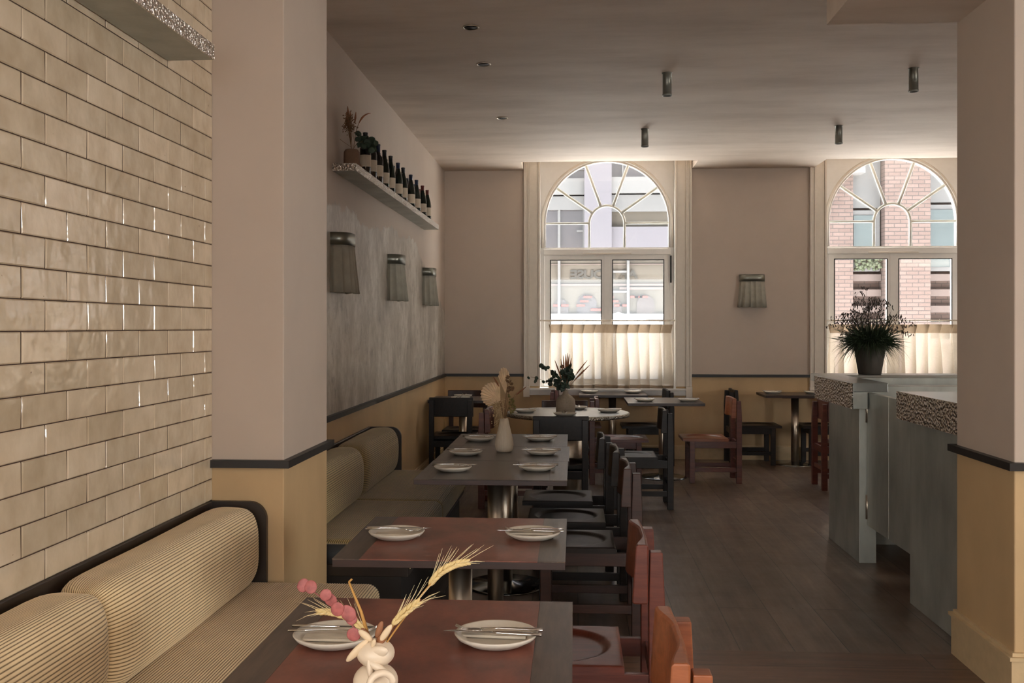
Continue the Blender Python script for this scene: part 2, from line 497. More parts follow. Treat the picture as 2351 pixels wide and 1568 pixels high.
# ------------------------------------------------------------------ mesh helper
class MB:
    def __init__(s):
        s.v = []
        s.f = []
        s.sm = []
        s.att = None

    def add(s, vs, fs, smooth=False):
        b = len(s.v)
        s.v += [tuple(v) for v in vs]
        s.f += [tuple(b + i for i in f) for f in fs]
        s.sm += [smooth] * len(fs)
        return s

    def box(s, x0, x1, y0, y1, z0, z1):
        vs = [(x, y, z) for z in (z0, z1) for y in (y0, y1) for x in (x0, x1)]
        return s.add(vs, [(0, 2, 3, 1), (4, 5, 7, 6), (0, 1, 5, 4), (2, 6, 7, 3), (0, 4, 6, 2), (1, 3, 7, 5)])

    def hexa(s, lo, hi):
        """lo, hi: four corners each, counter-clockwise seen from above"""
        return s.add(list(lo) + list(hi), [(3, 2, 1, 0), (4, 5, 6, 7), (0, 1, 5, 4), (1, 2, 6, 5), (2, 3, 7, 6), (3, 0, 4, 7)])

    def lathe(s, prof, c=(0, 0, 0), n=32, caps=True, sx=1, sy=1, rib=0, nr=0):
        vs = []
        for r, z in prof:
            for i in range(n):
                a = 2 * PI * i / n
                rr = r * (1 + rib * (math.cos(a * nr) if nr else 0))
                vs.append((c[0] + rr * math.cos(a) * sx, c[1] + rr * math.sin(a) * sy, c[2] + z))
        fs = []
        for k in range(len(prof) - 1):
            for i in range(n):
                j = (i + 1) % n
                fs.append((k * n + i, k * n + j, (k + 1) * n + j, (k + 1) * n + i))
        if caps:
            if prof[0][0] > 1e-5:
                fs.append(tuple(reversed(range(n))))
            if prof[-1][0] > 1e-5:
                fs.append(tuple((len(prof) - 1) * n + i for i in range(n)))
        return s.add(vs, fs, True)

    def tube(s, pts, rad, n=6, flat=1.0):
        pts = [Vector(p) for p in pts]
        if not isinstance(rad, (list, tuple)):
            rad = [rad] * len(pts)
        vs = []
        up = Vector((0.13, 0.31, 0.94)).normalized()
        for i, p in enumerate(pts):
            t = (pts[min(i + 1, len(pts) - 1)] - pts[max(i - 1, 0)]).normalized()
            a = t.cross(up)
            if a.length < 1e-3:
                a = t.cross(Vector((1, 0, 0)))
            a.normalize()
            b = t.cross(a)
            for k in range(n):
                q = 2 * PI * k / n
                vs.append(p + a * math.cos(q) * rad[i] + b * math.sin(q) * rad[i] * flat)
        fs = []
        for i in range(len(pts) - 1):
            for k in range(n):
                j = (k + 1) % n
                fs.append((i * n + k, i * n + j, (i + 1) * n + j, (i + 1) * n + k))
        fs.append(tuple(reversed(range(n))))
        fs.append(tuple((len(pts) - 1) * n + k for k in range(n)))
        return s.add(vs, fs, True)

    def blob(s, c, r, axis=(0, 0, 1), n=8, m=6, jit=0.0):
        """ellipsoid; r = (side, side, along axis)"""
        ax = Vector(axis).normalized()
        q = Vector((0, 0, 1)).rotation_difference(ax)
        vs = []
        for i in range(m + 1):
            th = PI * i / m
            for k in range(n):
                a = 2 * PI * k / n
                j = 1 + jit * (R.random() - 0.5)
                p = Vector((r[0] * math.sin(th) * math.cos(a) * j, r[1] * math.sin(th) * math.sin(a) * j, -r[2] * math.cos(th)))
                vs.append(Vector(c) + q @ p)
        fs = []
        for i in range(m):
            for k in range(n):
                j = (k + 1) % n
                fs.append((i * n + k, i * n + j, (i + 1) * n + j, (i + 1) * n + k))
        return s.add(vs, fs, True)

    def blade(s, base, d, length, width, droop=0.3, seg=5, side=None, cup=0.15):
        """a leaf: tapering strip with slight thickness fold"""
        d = Vector(d).normalized()
        side = Vector(side) if side is not None else d.cross(Vector((R.uniform(-1, 1), R.uniform(-1, 1), 0.3)))
        side.normalize()
        nrm = d.cross(side).normalized()
        vs, fs = [], []
        p = Vector(base)
        for i in range(seg + 1):
            t = i / seg
            wv = width * math.sin(PI * min(1, 0.08 + t * 0.92)) ** 0.7
            q = p + d * length * t + Vector((0, 0, -1)) * droop * length * t * t
            vs += [q - side * wv / 2, q + nrm * wv * cup, q + side * wv / 2]
            if i:
                b = (i - 1) * 3
                fs += [(b, b + 1, b + 4, b + 3), (b + 1, b + 2, b + 5, b + 4)]
        return s.add(vs, fs, True)

    def build(s, name, mat, parent=None, bevel=0.0, label=None, loc=None):
        me = bpy.data.meshes.new(name)
        me.from_pydata(s.v, [], s.f)
        me.polygons.foreach_set('use_smooth', s.sm)
        me.materials.append(mat)
        if s.att:
            a = me.attributes.new(s.att[0], 'FLOAT', 'POINT')
            a.data.foreach_set('value', s.att[1])
        me.update()
        bm = bmesh.new()
        bm.from_mesh(me)
        if not s.att:
            bmesh.ops.remove_doubles(bm, verts=bm.verts, dist=1e-6)
        bmesh.ops.recalc_face_normals(bm, faces=bm.faces) if s.closed() else None
        bm.to_mesh(me)
        bm.free()
        o = bpy.data.objects.new(name, me)
        COL.objects.link(o)
        if parent is not None:
            o.parent = parent
        if loc:
            o.location = loc
        if bevel:
            b = o.modifiers.new('soft_edge', 'BEVEL')
            b.width = bevel
            b.segments = 2
            b.limit_method = 'ANGLE'
            b.angle_limit = 0.7
        if label:
            o['label'] = label
        return o

    def closed(s):
        return s.att is None


def thing(name, label, cat, loc=(0, 0, 0), rz=0, group=None):
    o = bpy.data.objects.new(name, None)
    o.empty_display_size = 0.1
    COL.objects.link(o)
    o.location = loc
    o.rotation_euler = (0, 0, rz)
    o['label'] = label
    o['category'] = cat
    if group:
        o['group'] = group
    return o


def tag(o, label, cat, group=None):
    o['label'] = label
    o['category'] = cat
    if group:
        o['group'] = group
    return o


def struct(o, label=None):
    o['kind'] = 'structure'
    if label:
        o['label'] = label
    return o


def dup(root, loc, rz, label, group=None):
    r = root.copy()
    COL.objects.link(r)
    r.location = loc
    r.rotation_euler = (0, 0, rz)
    r['label'] = label
    if group:
        r['group'] = group
    for ch in list(root.children):
        c = ch.copy()
        COL.objects.link(c)
        c.parent = r
        for g in list(ch.children):
            d = g.copy()
            COL.objects.link(d)
            d.parent = c
    return r


def shape2d(name, loops, depth, mat, parent=None, plane='XZ', bevel=0.0):
    """extruded outline with holes; loops in (x, z), extruded +-depth/2 around y=0"""
    cu = bpy.data.curves.new(name, 'CURVE')
    cu.dimensions = '2D'
    cu.fill_mode = 'BOTH'
    cu.extrude = depth / 2
    cu.bevel_depth = bevel
    for lp in loops:
        sp = cu.splines.new('POLY')
        sp.points.add(len(lp) - 1)
        for i, (x, z) in enumerate(lp):
            sp.points[i].co = (x, z, 0, 1)
        sp.use_cyclic_u = True
    tmp = bpy.data.objects.new(name, cu)
    COL.objects.link(tmp)
    dg = bpy.context.evaluated_depsgraph_get()
    me = bpy.data.meshes.new_from_object(tmp.evaluated_get(dg))
    bpy.data.objects.remove(tmp)
    me.transform(Matrix.Rotation(PI / 2, 4, 'X'))
    me.materials.clear()
    me.materials.append(mat)
    o = bpy.data.objects.new(name, me)
    COL.objects.link(o)
    if parent is not None:
        o.parent = parent
    return o


# ================================================================== THE ROOM
XL, XR, YB, YF, ZC = -1.45, 8.3, -3.6, 11.15, 3.2
struct(MB().box(XL - 0.1, XR, 4.57, YF + 0.3, -0.1, 0).build('floor', M['floor']), 'dark wide oak boards running towards the windows')
struct(MB().box(XL - 0.1, XR, YB, 4.57, -0.1, 0).build('floor_threshold', M['floor_near']), 'browner boards laid across the room in front')

WC = (0.365, 3.495, 6.625)      # window centres
HW = 0.755
mb = MB()
mb.box(XL, XR, YB, 10.58, ZC, 3.5)
mb.box(XL, WC[0] - 0.93, 10.58, YF, ZC, 3.5)
mb.box(WC[0] + 0.93, WC[1] - 0.88, 10.58, YF, ZC, 3.5)
mb.box(WC[1] + 0.93, WC[2] - 0.93, 10.58, YF, ZC, 3.5)
mb.box(WC[2] + 0.93, XR, 10.58, YF, ZC, 3.5)
mb.box(XL - 0.1, XR + 0.1, YB - 0.1, YF + 0.3, 3.5, 3.6)
struct(mb.build('ceiling', M['ceiling']), 'mottled taupe plaster ceiling, notched up in front of the windows')

mb = MB()
y0, y1 = YF, YF + 0.28
mb.box(XL - 0.2, XR, y0, y1, 0, 0.74)
mb.box(XL - 0.2, WC[0] - HW, y0, y1, 0.74, 3.5)
mb.box(WC[0] + HW, WC[1] - HW, y0, y1, 0.74, 3.5)
mb.box(WC[1] + HW, WC[2] - HW, y0, y1, 0.74, 3.5)
mb.box(WC[2] + HW, XR, y0, y1, 0.74, 3.5)
struct(mb.build('wall_far', M['wall']))
struct(MB().box(XL - 0.15, XL, -0.9, YF, 0, 3.5).box(XL - 0.15, XL, YB, -2.9, 0, 3.5).box(XL - 0.15, XL, -2.9, -0.9, 0, 0.85).box(XL - 0.15, XL, -2.9, -0.9, 2.6, 3.5).build('wall_left', M['wall_left']), 'left wall with torn paint over bare plaster')  # unseen opening behind the camera added to let in fill light

# wall behind the camera, with one wide window added for fill light
mb = MB()
mb.box(XL, XR, YB - 0.15, YB, 0, 0.75)
mb.box(XL, XR, YB - 0.15, YB, 2.75, 3.5)
mb.box(XL, -1.3, YB - 0.15, YB, 0.75, 2.75)
mb.box(2.9, XR, YB - 0.15, YB, 0.75, 2.75)
struct(mb.build('wall_back', M['wall']))
mb = MB()
mb.box(XR, XR + 0.15, YB, YF, 0, 0.85)
mb.box(XR, XR + 0.15, YB, YF, 2.75, 3.5)
mb.box(XR, XR + 0.15, YB, -0.2, 0.85, 2.75)
mb.box(XR, XR + 0.15, 2.2, YF, 0.85, 2.75)
struct(mb.build('wall_right', M['wall']))

# left pier and right pier, beam over the right pier
struct(MB().box(XL, -1.143, 3.885, 4.575, 0, ZC).build('wall_left_pier', M['wall'], bevel=0.004), 'square pier standing out of the left wall')
struct(MB().box(1.70, 2.9, 3.99, 4.575, 0, ZC).build('wall_right_pier', M['wall'], bevel=0.004), 'wide pier at the right edge')
struct(MB().box(1.127, XR, YB, 4.56, 2.81, ZC).build('ceiling_beam', M['ceiling']), 'boxed beam below the ceiling, top right')


def rail(name, pts, z0=0.905, z1=0.935, d=0.028, mat=None, lab=None):
    """rail following wall corners; pts = plan polyline, room side to the right of travel"""
    mb = MB()
    P = [Vector((x, y)) for x, y in pts]
    off = []
    for i, p in enumerate(P):
        ns = []
        if i > 0:
            t = (P[i] - P[i - 1]).normalized()
            ns.append(Vector((t.y, -t.x)))
        if i < len(P) - 1:
            t = (P[i + 1] - P[i]).normalized()
            ns.append(Vector((t.y, -t.x)))
        n = sum(ns, Vector((0, 0)))
        n = n / max(1e-6, (n.length_squared / len(ns)))
        off.append(p + n * d)
    for i in range(len(P) - 1):
        a, b, c_, e = P[i], P[i + 1], off[i + 1], off[i]
        lo = [(a.x, a.y, z0), (e.x, e.y, z0), (c_.x, c_.y, z0), (b.x, b.y, z0)]
        hi = [(q[0], q[1], z1) for q in lo]
        mb.hexa(lo, hi)
    return struct(mb.build(name, mat or M['rail']), lab)


rail('trim_1', [(XL, 4.575), (XL, YF)], lab='dark dado rail along the left wall')
rail('trim_2', [(XL, YF), (WC[0] - 0.92, YF)], lab='dark dado rail, far wall left of the window')
rail('trim_3', [(WC[0] + 0.92, YF), (WC[1] - 0.9, YF)], lab='dark dado rail, far wall between the windows')
rail('trim_4', [(XL, 3.885), (-1.143, 3.885), (-1.143, 4.575), (XL, 4.575)], lab='dark dado rail around the left pier')
rail('trim_5', [(2.9, 4.575), (1.70, 4.575), (1.70, 3.99), (2.9, 3.99)], lab='dark dado rail around the right pier', d=0.03)


def skirting(name, pts, sgn=1, h=0.15, mat=None):
    a = rail(name, pts, 0, h * 0.86, 0.018 * sgn, mat or M['skirt'])
    b = rail('moulding', pts, h * 0.86, h * 0.93, 0.028 * sgn, mat or M['skirt'])
    c = rail('moulding', pts, h * 0.93, h, 0.012 * sgn, mat or M['skirt'])
    b.parent = a
    c.parent = a
    del b['kind'], c['kind']
    return a


skirting('baseboard_far', [(XL, YF), (XR, YF)], h=0.155)
skirting('baseboard_left', [(XL, 6.9), (XL, YF)], h=0.155)
skirting('baseboard_right_pier', [(2.9, 4.575), (1.70, 4.575), (1.70, 3.99), (2.9, 3.99)], 1, h=0.2)

# ---- tiled wall: real bevelled tiles, each a touch out of true
XT = -1.43
mb = MB()
tone = []
TW, TH = 0.2345, 0.0843
gap = 0.0032
row = 0
z = 2.375 - 19 * TH
k = 0
while z < 3.2:
    # course between 2.29 and 2.206 has a joint at y=3.687
    odd = (k - 17) % 2
    ph = 3.687 + (0.5 * TW if odd else 0)
    y = ph - 18 * TW
    while y < 3.88:
        a, b = y + gap / 2, min(y + TW - gap / 2, 3.884)
        c_, d = z + gap / 2, min(z + TH - gap / 2, 3.2)
        if b - a > 0.015 and d - c_ > 0.01:
            bx = 0.003
            tilt = [R.uniform(-0.0011, 0.0011) for _ in range(4)]
            t = R.random()
            a, b = a + 0.0012, b - 0.0012
            vs = [(XT - 0.012, a, c_), (XT - 0.012, b, c_), (XT - 0.012, b, d), (XT - 0.012, a, d),
                  (XT - 0.003, a, c_), (XT - 0.003, b, c_), (XT - 0.003, b, d), (XT - 0.003, a, d),
                  (XT + tilt[0], a + bx, c_ + bx), (XT + tilt[1], b - bx, c_ + bx), (XT + tilt[2], b - bx, d - bx), (XT + tilt[3], a + bx, d - bx)]
            mb.add(vs, [(0, 1, 5, 4), (1, 2, 6, 5), (2, 3, 7, 6), (3, 0, 4, 7),
                        (4, 5, 9, 8), (5, 6, 10, 9), (6, 7, 11, 10), (7, 4, 8, 11)], False)
            mb.add([vs[8], vs[9], vs[10], vs[11]], [(0, 1, 2, 3)], False)
            tone += [t] * 16
        y += TW
    z += TH
    k += 1
mb.att = ('tone', tone)
tw = mb.build('wall_left_tiles', M['tile'])
struct(tw, 'glossy cream brick tiles with dark joints on the left wall')
gr = MB().box(XL, XT - 0.0032, -0.75, 3.885, 0.77, ZC).build('grout', M['grout'], tw)

# ---- windows
def arc(cx, cz, r, a0, a1, n):
    return [(cx + r * math.cos(math.radians(a0 + (a1 - a0) * i / n)), cz + r * math.sin(math.radians(a0 + (a1 - a0) * i / n))) for i in range(n + 1)]


def window(idx, cx, full=True):
    t = bpy.data.objects.new('window_%d' % idx, None)
    COL.objects.link(t)
    t['kind'] = 'structure'
    t['label'] = 'tall white arched window with fan glazing bars, ' + ('the left one', 'the right one behind the plant', 'hidden beyond the right pier')[idx - 1]
    t.location = (cx, 0, 0)
    ZS, Rg = 2.62, 0.685
    Yw = 11.29
    # frame with the arched light and the two casement openings
    outer = [(-HW, 0.74), (HW, 0.74), (HW, 3.5), (-HW, 3.5)]
    arch = [(-Rg, 2.345)] + [(Rg, 2.345)] + arc(0, ZS, Rg, 0, 180, 40)
    low = [(-0.70, 0.80), (0.70, 0.80), (0.70, 2.27), (-0.70, 2.27)]
    f = shape2d('window_frame', [outer, arch[::-1], low[::-1]], 0.07, M['white2'], t)
    f.location = (0, Yw, 0)
    # moulded ring around the arch
    pts = [(-Rg - 0.035, 2.345)] + [(x, z_) for x, z_ in reversed(arc(0, ZS, Rg + 0.035, 0, 180, 40))] + [(Rg + 0.035, 2.345)]
    MB().tube([(x, Yw - 0.04, z_) for x, z_ in pts], 0.018, 8).build('arch_moulding', M['white'], t)
    pts = [(-Rg - 0.004, 2.35)] + [(x, z_) for x, z_ in reversed(arc(0, ZS, Rg + 0.004, 0, 180, 40))] + [(Rg + 0.004, 2.35)]
    MB().tube([(x, Yw - 0.035, z_) for x, z_ in pts], 0.007, 6).build('glazing_bead', M['white2'], t)
    # casements
    for sx in (-1, 1):
        o2 = [(sx * 0.034 - 0.0, 0.81), (sx * 0.698, 0.81), (sx * 0.698, 2.265), (sx * 0.034, 2.265)]
        i2 = [(sx * 0.062, 0.87), (sx * 0.632, 0.87), (sx * 0.632, 2.205), (sx * 0.062, 2.205)]
        cs = shape2d('casement', [o2, i2], 0.055, M['white2'], t)
        cs.location = (0, Yw - 0.015, 0)
        mbb = MB()
        for (xa, xb, za, zb) in ((0.058, 0.068, 0.865, 2.21), (0.626, 0.636, 0.865, 2.21), (0.058, 0.636, 0.865, 0.875), (0.058, 0.636, 2.2, 2.21)):
            xs = sorted((sx * xa, sx * xb))
            mbb.box(xs[0], xs[1], -0.032, -0.026, za, zb)
        mbb.build('gasket', M['rail'], cs)
        xs = sorted((sx * 0.06, sx * 0.634))
        MB().box(xs[0], xs[1], 0.0, 0.006, 0.865, 2.208).build('pane', M['glass'], cs)
    MB().box(-0.034, 0.034, Yw - 0.045, Yw + 0.03, 0.80, 2.28).build('mullion', M['white2'], t, 0.003)
    MB().box(-0.71, 0.71, Yw - 0.055, Yw + 0.03, 2.262, 2.33).build('transom', M['white2'], t, 0.006)
    MB().box(-0.27, 0.27, Yw - 0.068, Yw - 0.056, 2.268, 2.284).build('trickle_vent', M['white'], t, 0.003)
    MB().box(-Rg, Rg, Yw - 0.003, Yw + 0.003, 2.34, 3.32).build('pane', M['glass'], t) if False else None
    ap = shape2d('pane', [arch], 0.006, M['glass'], t)
    ap.location = (0, Yw + 0.01, 0)
    # fan of glazing bars
    ri = 0.197
    mbb = MB()
    inner = [(-ri, 2.345)] + [(x, z_) for x, z_ in reversed(arc(0, ZS, ri, 0, 180, 20))] + [(ri, 2.345)]
    mbb.tube([(x, Yw - 0.012, z_) for x, z_ in inner], 0.016, 8)
    for a in (35, 70, 110, 145):
        c_, s_ = math.cos(math.radians(a)), math.sin(math.radians(a))
        mbb.tube([(ri * c_, Yw - 0.012, ZS + ri * s_), (Rg * c_, Yw - 0.012, ZS + Rg * s_)], 0.018, 8)
    for sx in (-1, 1):
        mbb.tube([(sx * ri, Yw - 0.012, ZS), (sx * Rg, Yw - 0.012, ZS)], 0.014, 8)
    mbb.build('glazing_bars', M['bars'], t)
    # reveal lining, architrave, sill
    mbb = MB()
    for sx in (-1, 1):
        xs = sorted((sx * (HW - 0.012), sx * HW))
        mbb.box(xs[0], xs[1], YF, Yw - 0.02, 0.74, 3.5)
    mbb.build('reveal', M['white2'], t)
    for sx in (-1, 1):
        mbb = MB()
        for xa, xb, d in ((0.745, 0.765, 0.03), (0.765, 0.862, 0.016), (0.862, 0.878, 0.035), (0.878, 0.905, 0.024), (0.905, 0.925, 0.04)):
            xs = sorted((sx * xa, sx * xb))
            mbb.box(xs[0], xs[1], YF - d, YF + 0.001, 0.80, 3.5)
        xs = sorted((sx * 0.86, sx * 0.93))
        mbb.box(xs[0], xs[1], YF - 0.045, YF + 0.001, 0.68, 0.80)
        mbb.build('architrave', M['white'], t, 0.002)
    mbb = MB()
    mbb.box(-0.86, 0.86, YF - 0.06, Yw, 0.755, 0.78)
    mbb.box(-0.86, 0.86, YF - 0.035, YF, 0.70, 0.755)
    mbb.build('window_sill', M['white2'], t, 0.004)
    # casement stay hardware at the side
    MB().box(0.70, 0.715, Yw - 0.07, Yw - 0.045, 1.95, 2.25).build('hinge', M['void'], t, 0.002)
    return t


window(1, WC[0])
window(2, WC[1])
window(3, WC[2])  # unseen window added to light the ceiling on the right

# unseen windows added behind and beside the camera for fill: plain frames and panes
for nm, bx, gx, lab in (('window_4', [(-1.3, 2.9)], 'Y', 'shop window behind'), ('window_5', [(-0.2, 2.2)], 'X', 'side window')):
    t = bpy.data.objects.new(nm, None)
    COL.objects.link(t)
    t['kind'] = 'structure'
    a, b = bx[0]
    mbb = MB()
    for u0, u1, z0, z1 in ((a, a + 0.06, 0.8, 2.75), (b - 0.06, b, 0.8, 2.75), (a, b, 0.75, 0.86), (a, b, 2.69, 2.75), ((a + b) / 2 - 0.03, (a + b) / 2 + 0.03, 0.8, 2.75)):
        if gx == 'Y':
            mbb.box(u0, u1, YB - 0.12, YB - 0.05, z0, z1)
        else:
            mbb.box(XR + 0.05, XR + 0.12, u0, u1, z0, z1)
    mbb.build('window_frame', M['white2'], t)
    if gx == 'Y':
        MB().box(a, b, YB - 0.09, YB - 0.085, 0.8, 2.7).build('pane', M['glass'], t)
    else:
        MB().box(XR + 0.08, XR + 0.085, a, b, 0.85, 2.7).build('pane', M['glass'], t)


# ================================================================== CURTAINS
def curtain(cx, x0, x1, lab, rlab):
    t = thing('curtain_rod', rlab, 'curtain rod', (cx, YF - 0.005, 1.528))
    MB().tube([(-0.745, 0, 0), (0.745, 0, 0)], 0.008, 10).build('rod', M['steel'], t)
    for sx in (-1, 1):
        MB().lathe([(0.018, 0), (0.018, 0.006)], (sx * 0.735, 0, -0.003), 12).build('finial', M['steel'], t)
    n = 11
    p = (x1 - x0) / n
    c = thing('cafe_curtain', lab, 'curtain', (cx, YF + 0.0, 0))
    seg = 22
    zs = [1.485, 1.462, 1.44, 1.42, 1.405, 1.39, 1.36, 1.30, 1.22, 1.12, 1.0, 0.9, 0.815, 0.79, 0.768]
    rnd = [(R.uniform(1.9, 3.1), R.uniform(0.014, 0.026), R.uniform(-0.02, 0.02)) for _ in range(n + 1)]

    def sheet(z_list, y_add=0.0):
        vs, fs = [], []
        N = n * seg + 1
        for z_ in z_list:
            top = max(0.0, min(1.0, (z_ - 1.39) / 0.09))
            low = max(0.0, min(1.0, (1.40 - z_) / 0.5))
            for i in range(N):
                u = i / seg
                kk = int(min(n - 1, math.floor(u + 0.5)))
                tt = u - math.floor(u)
                K, A, dx = rnd[min(n, int(math.floor(u + 0.5)))]
                k_here = 2.3 * top + (1 - top) * (1.15 + (K - 1.15) * low ** 0.8)
                a_here = 0.022 + (A - 0.006) * low
                x = x0 + p * (u - k_here * math.sin(2 * PI * u) / (2 * PI))
                x += dx * low * math.cos(PI * (u - math.floor(u + 0.5)))
                y = a_here * math.sin(2 * PI * u) + y_add
                vs.append((x, y, z_ + 0.004 * math.sin(u * 1.7) * (1 if z_ < 0.9 else 0.4)))
        for r in range(len(z_list) - 1):
            for i in range(N - 1):
                fs.append((r * N + i, r * N + i + 1, (r + 1) * N + i + 1, (r + 1) * N + i))
        m_ = MB()
        m_.add(vs, fs, True)
        m_.att = ('w', [0.0] * len(vs))
        return m_
    sheet(zs[5:13]).build('drape', M['linen'], c)
    sheet(zs[:6]).build('pleated_header', M['linen_band'], c)
    sheet(zs[12:]).build('hem', M['linen_band'], c)
    hk = None
    for i in range(n + 1):
        x = x0 + p * i
        if hk is None:
            hk = MB().tube([(0, 0, -0.06), (0, -0.004, -0.02), (0, -0.012, 0), (0, 0, 0.0125), (0, 0.012, 0), (0, 0.004, -0.02)], 0.0018, 6).build('hook', M['white2'], c)
            hk.location = (x, -0.005, 1.528)
        else:
            h2 = hk.copy()
            COL.objects.link(h2)
            h2.location = (x, -0.005, 1.528)
    return c


curtain(WC[0], -0.63, 0.70, 'pleated flax linen half curtain hung across the left arched window', 'thin steel curtain rod across the left arched window')
curtain(WC[1], -0.70, 0.72, 'pleated flax linen half curtain behind the potted grass', 'thin steel curtain rod behind the potted grass')

# ================================================================== OUTDOORS
struct(MB().box(-14, 22, YF + 0.3, 34, -0.45, -0.35).build('ground', M['asphalt']), 'pale street paving outside')
FY = 20.0
ob = thing('office_building', 'white and lilac-grey office block with banded windows across the street, seen through the left window', 'building', (0, FY, 0))


def ext(name, mat, *bs, parent=ob):
    mb_ = MB()
    for b in bs:
        mb_.box(*b)
    return mb_.build(name, mat, parent)


ext('wall', M['render_grey'], (-9, 4.35, 0.3, 3.0, -0.4, 9))
ext('pillar', M['render_grey'], (0.20, 0.74, -0.06, 0.3, 2.9, 8))
ext('wide_band', M['render_white'], (-9, 0.2, 0.02, 0.3, 4.10, 4.42), (0.74, 4.3, 0.02, 0.3, 4.12, 4.44))
ext('lower_band', M['render_white'], (-9, 0.2, 0.08, 0.3, 3.80, 4.07), (0.74, 4.3, 0.08, 0.3, 3.76, 4.09))
ext('top_band', M['render_white'], (-9, 0.2, 0.02, 0.3, 5.6, 6.0), (0.74, 4.3, 0.02, 0.3, 5.6, 6.0))
ext('panel', M['render_grey'], (0.74, 4.3, 0.05, 0.3, 2.95, 3.45))
ext('window', M['office_glass'], (-9, 0.2, 0.18, 0.3, 2.95, 3.80))
ext('window', M['sandstone'], (0.74, 4.3, 0.18, 0.3, 3.45, 3.76))  # tan reflection painted as the window colour
ext('window', M['office_glass'], (-9, 0.2, 0.18, 0.3, 4.42, 5.6))
ext('window', M['office_glass'], (0.74, 4.3, 0.18, 0.3, 4.44, 5.6))
ext('frame', M['render_white'], (-0.33, -0.28, 0.1, 0.2, 1.72, 3.8), (0.17, 0.22, 0.1, 0.2, 2.95, 3.8), (-0.55, -0.5, 0.1, 0.2, 4.42, 5.6), (-1.5, -1.45, 0.1, 0.2, 1.72, 3.8),
    (0.05, 0.2, 0.12, 0.2, 3.36, 3.40), (-0.55, 0.2, 0.12, 0.2, 4.60, 4.62), (-0.55, 0.2, 0.12, 0.2, 4.72, 4.74), (-0.22, -0.19, 0.12, 0.2, 4.42, 5.0), (0.95, 0.98, 0.12, 0.2, 4.44, 5.3), (1.5, 1.53, 0.12, 0.2, 4.44, 5.3))
ext('sandstone_front', M['sandstone'], (-9, 4.3, 0.2, 0.32, 1.72, 2.95))  # reflection in the office glass, built as solid stone with its courses
ext('frame', M['render_white'], (1.05, 1.10, 0.1, 0.2, 1.72, 2.95), (0.62, 1.05, 0.12, 0.2, 2.54, 2.58), (0.62, 1.05, 0.12, 0.2, 2.14, 2.18),
    (-9, 4.3, 0.1, 0.25, 1.62, 1.72), (2.4, 2.45, 0.1, 0.2, 1.72, 2.95))
ext('cornice', M['pink_stone'], (-9, 4.3, 0.16, 0.2, 2.28, 2.32), (-9, 4.3, 0.17, 0.2, 2.70, 2.72), (0.9, 4.3, 0.15, 0.2, 2.2, 2.25))
for (xa, xb, za, zb) in ((0.05, 0.45, 1.72, 2.1), (-0.42, -0.12, 1.72, 2.0), (0.68, 0.95, 1.72, 2.0), (1.25, 1.6, 1.72, 2.1)):  # arches of the reflected facade, built as solid shapes
    loops = [[(xa, za), (xb, za), (xb, (za + zb) / 2)] + arc((xa + xb) / 2, (za + zb) / 2, (xb - xa) / 2, 0, 180, 12)[1:-1] + [(xa, (za + zb) / 2)]]
    o = shape2d('arched_opening', loops, 0.04, M['office_glass'], ob)
    o.location = (0, 0.19, 0)
rr = random.Random(3)
for i in range(14):
    x = [-0.42, -0.28, 0.12, 0.19, 0.33, 0.5, 0.62, 0.72, 0.8, 0.9, 1.12, 1.2, 1.3, 0.05][i]
    zz = 1.78 + 0.085 * rr.randint(0, 3)
    ext('orange_panel', M['orange'], (x, x + 0.16, 0.12, 0.16, zz, zz + 0.04))  # orange bits of the reflection, built as solid strips
ext('base_wall', M['render_white'], (-9, 4.3, 0.25, 0.4, -0.4, 1.62))

# lettering, a reflection built as solid reversed letters
fc = bpy.data.curves.new('lettering', 'FONT')
fc.body = 'AR HOUSE'
fc.size = 0.235
fc.extrude = 0.012
fc.offset = 0.009
fc.space_character = 0.96
to = bpy.data.objects.new('lettering', fc)
COL.objects.link(to)
dg = bpy.context.evaluated_depsgraph_get()
me = bpy.data.meshes.new_from_object(to.evaluated_get(dg))
bpy.data.objects.remove(to)
me.transform(Matrix.Rotation(PI / 2, 4, 'X'))
xs = [v.co.x for v in me.vertices]
wd = max(xs) - min(xs)
me.transform(Matrix.Diagonal((-1, 1, 1, 1)))
me.flip_normals()
me.materials.clear()
me.materials.append(M['letter'])
lt = bpy.data.objects.new('lettering', me)
COL.objects.link(lt)
lt.parent = ob
lt.scale = (1.36 / wd, 1, 1)
lt.location = (-0.10 + 1.36, 0.185, 2.43)
lt['label'] = 'grey-green reversed letters AR HOUSE'

bb = thing('brick_building', 'pale pink brick building with white window bays across the street, seen through the right window', 'building', (0, FY, 0))
ext('wall', M['brick'], (4.36, 14, 0.3, 3.0, -0.4, 9), parent=bb)
ext('pier', M['brick'], (4.75, 5.45, 0.0, 0.3, -0.4, 9), (6.03, 6.90, -0.1, 0.3, -0.4, 9), (7.9, 9.2, -0.1, 0.3, -0.4, 9), parent=bb)
ext('grey_panel', M['render_grey'], (4.36, 4.74, 0.2, 0.32, 2.8, 4.45), parent=bb)
ext('balcony', M['render_white'], (4.36, 5.62, -0.25, 0.3, 4.44, 4.66), parent=bb)
ext('white_cladding', M['render_white'], (5.46, 6.02, 0.15, 0.31, 3.8, 8), (6.91, 7.7, 0.15, 0.31, 3.9, 5.4), parent=bb)
for xa, xb, za, zb in ((5.46, 5.90, 2.55, 3.75), (6.91, 7.55, 2.55, 3.85)):
    wf = ext('window', M['render_white'], (xa, xb + 0.1, 0.12, 0.31, za, zb), parent=bb)
    ext('pane', M['blue_glass'], (xa + 0.03, xb, 0.1, 0.14, za + 0.08, zb - 0.1), parent=wf)
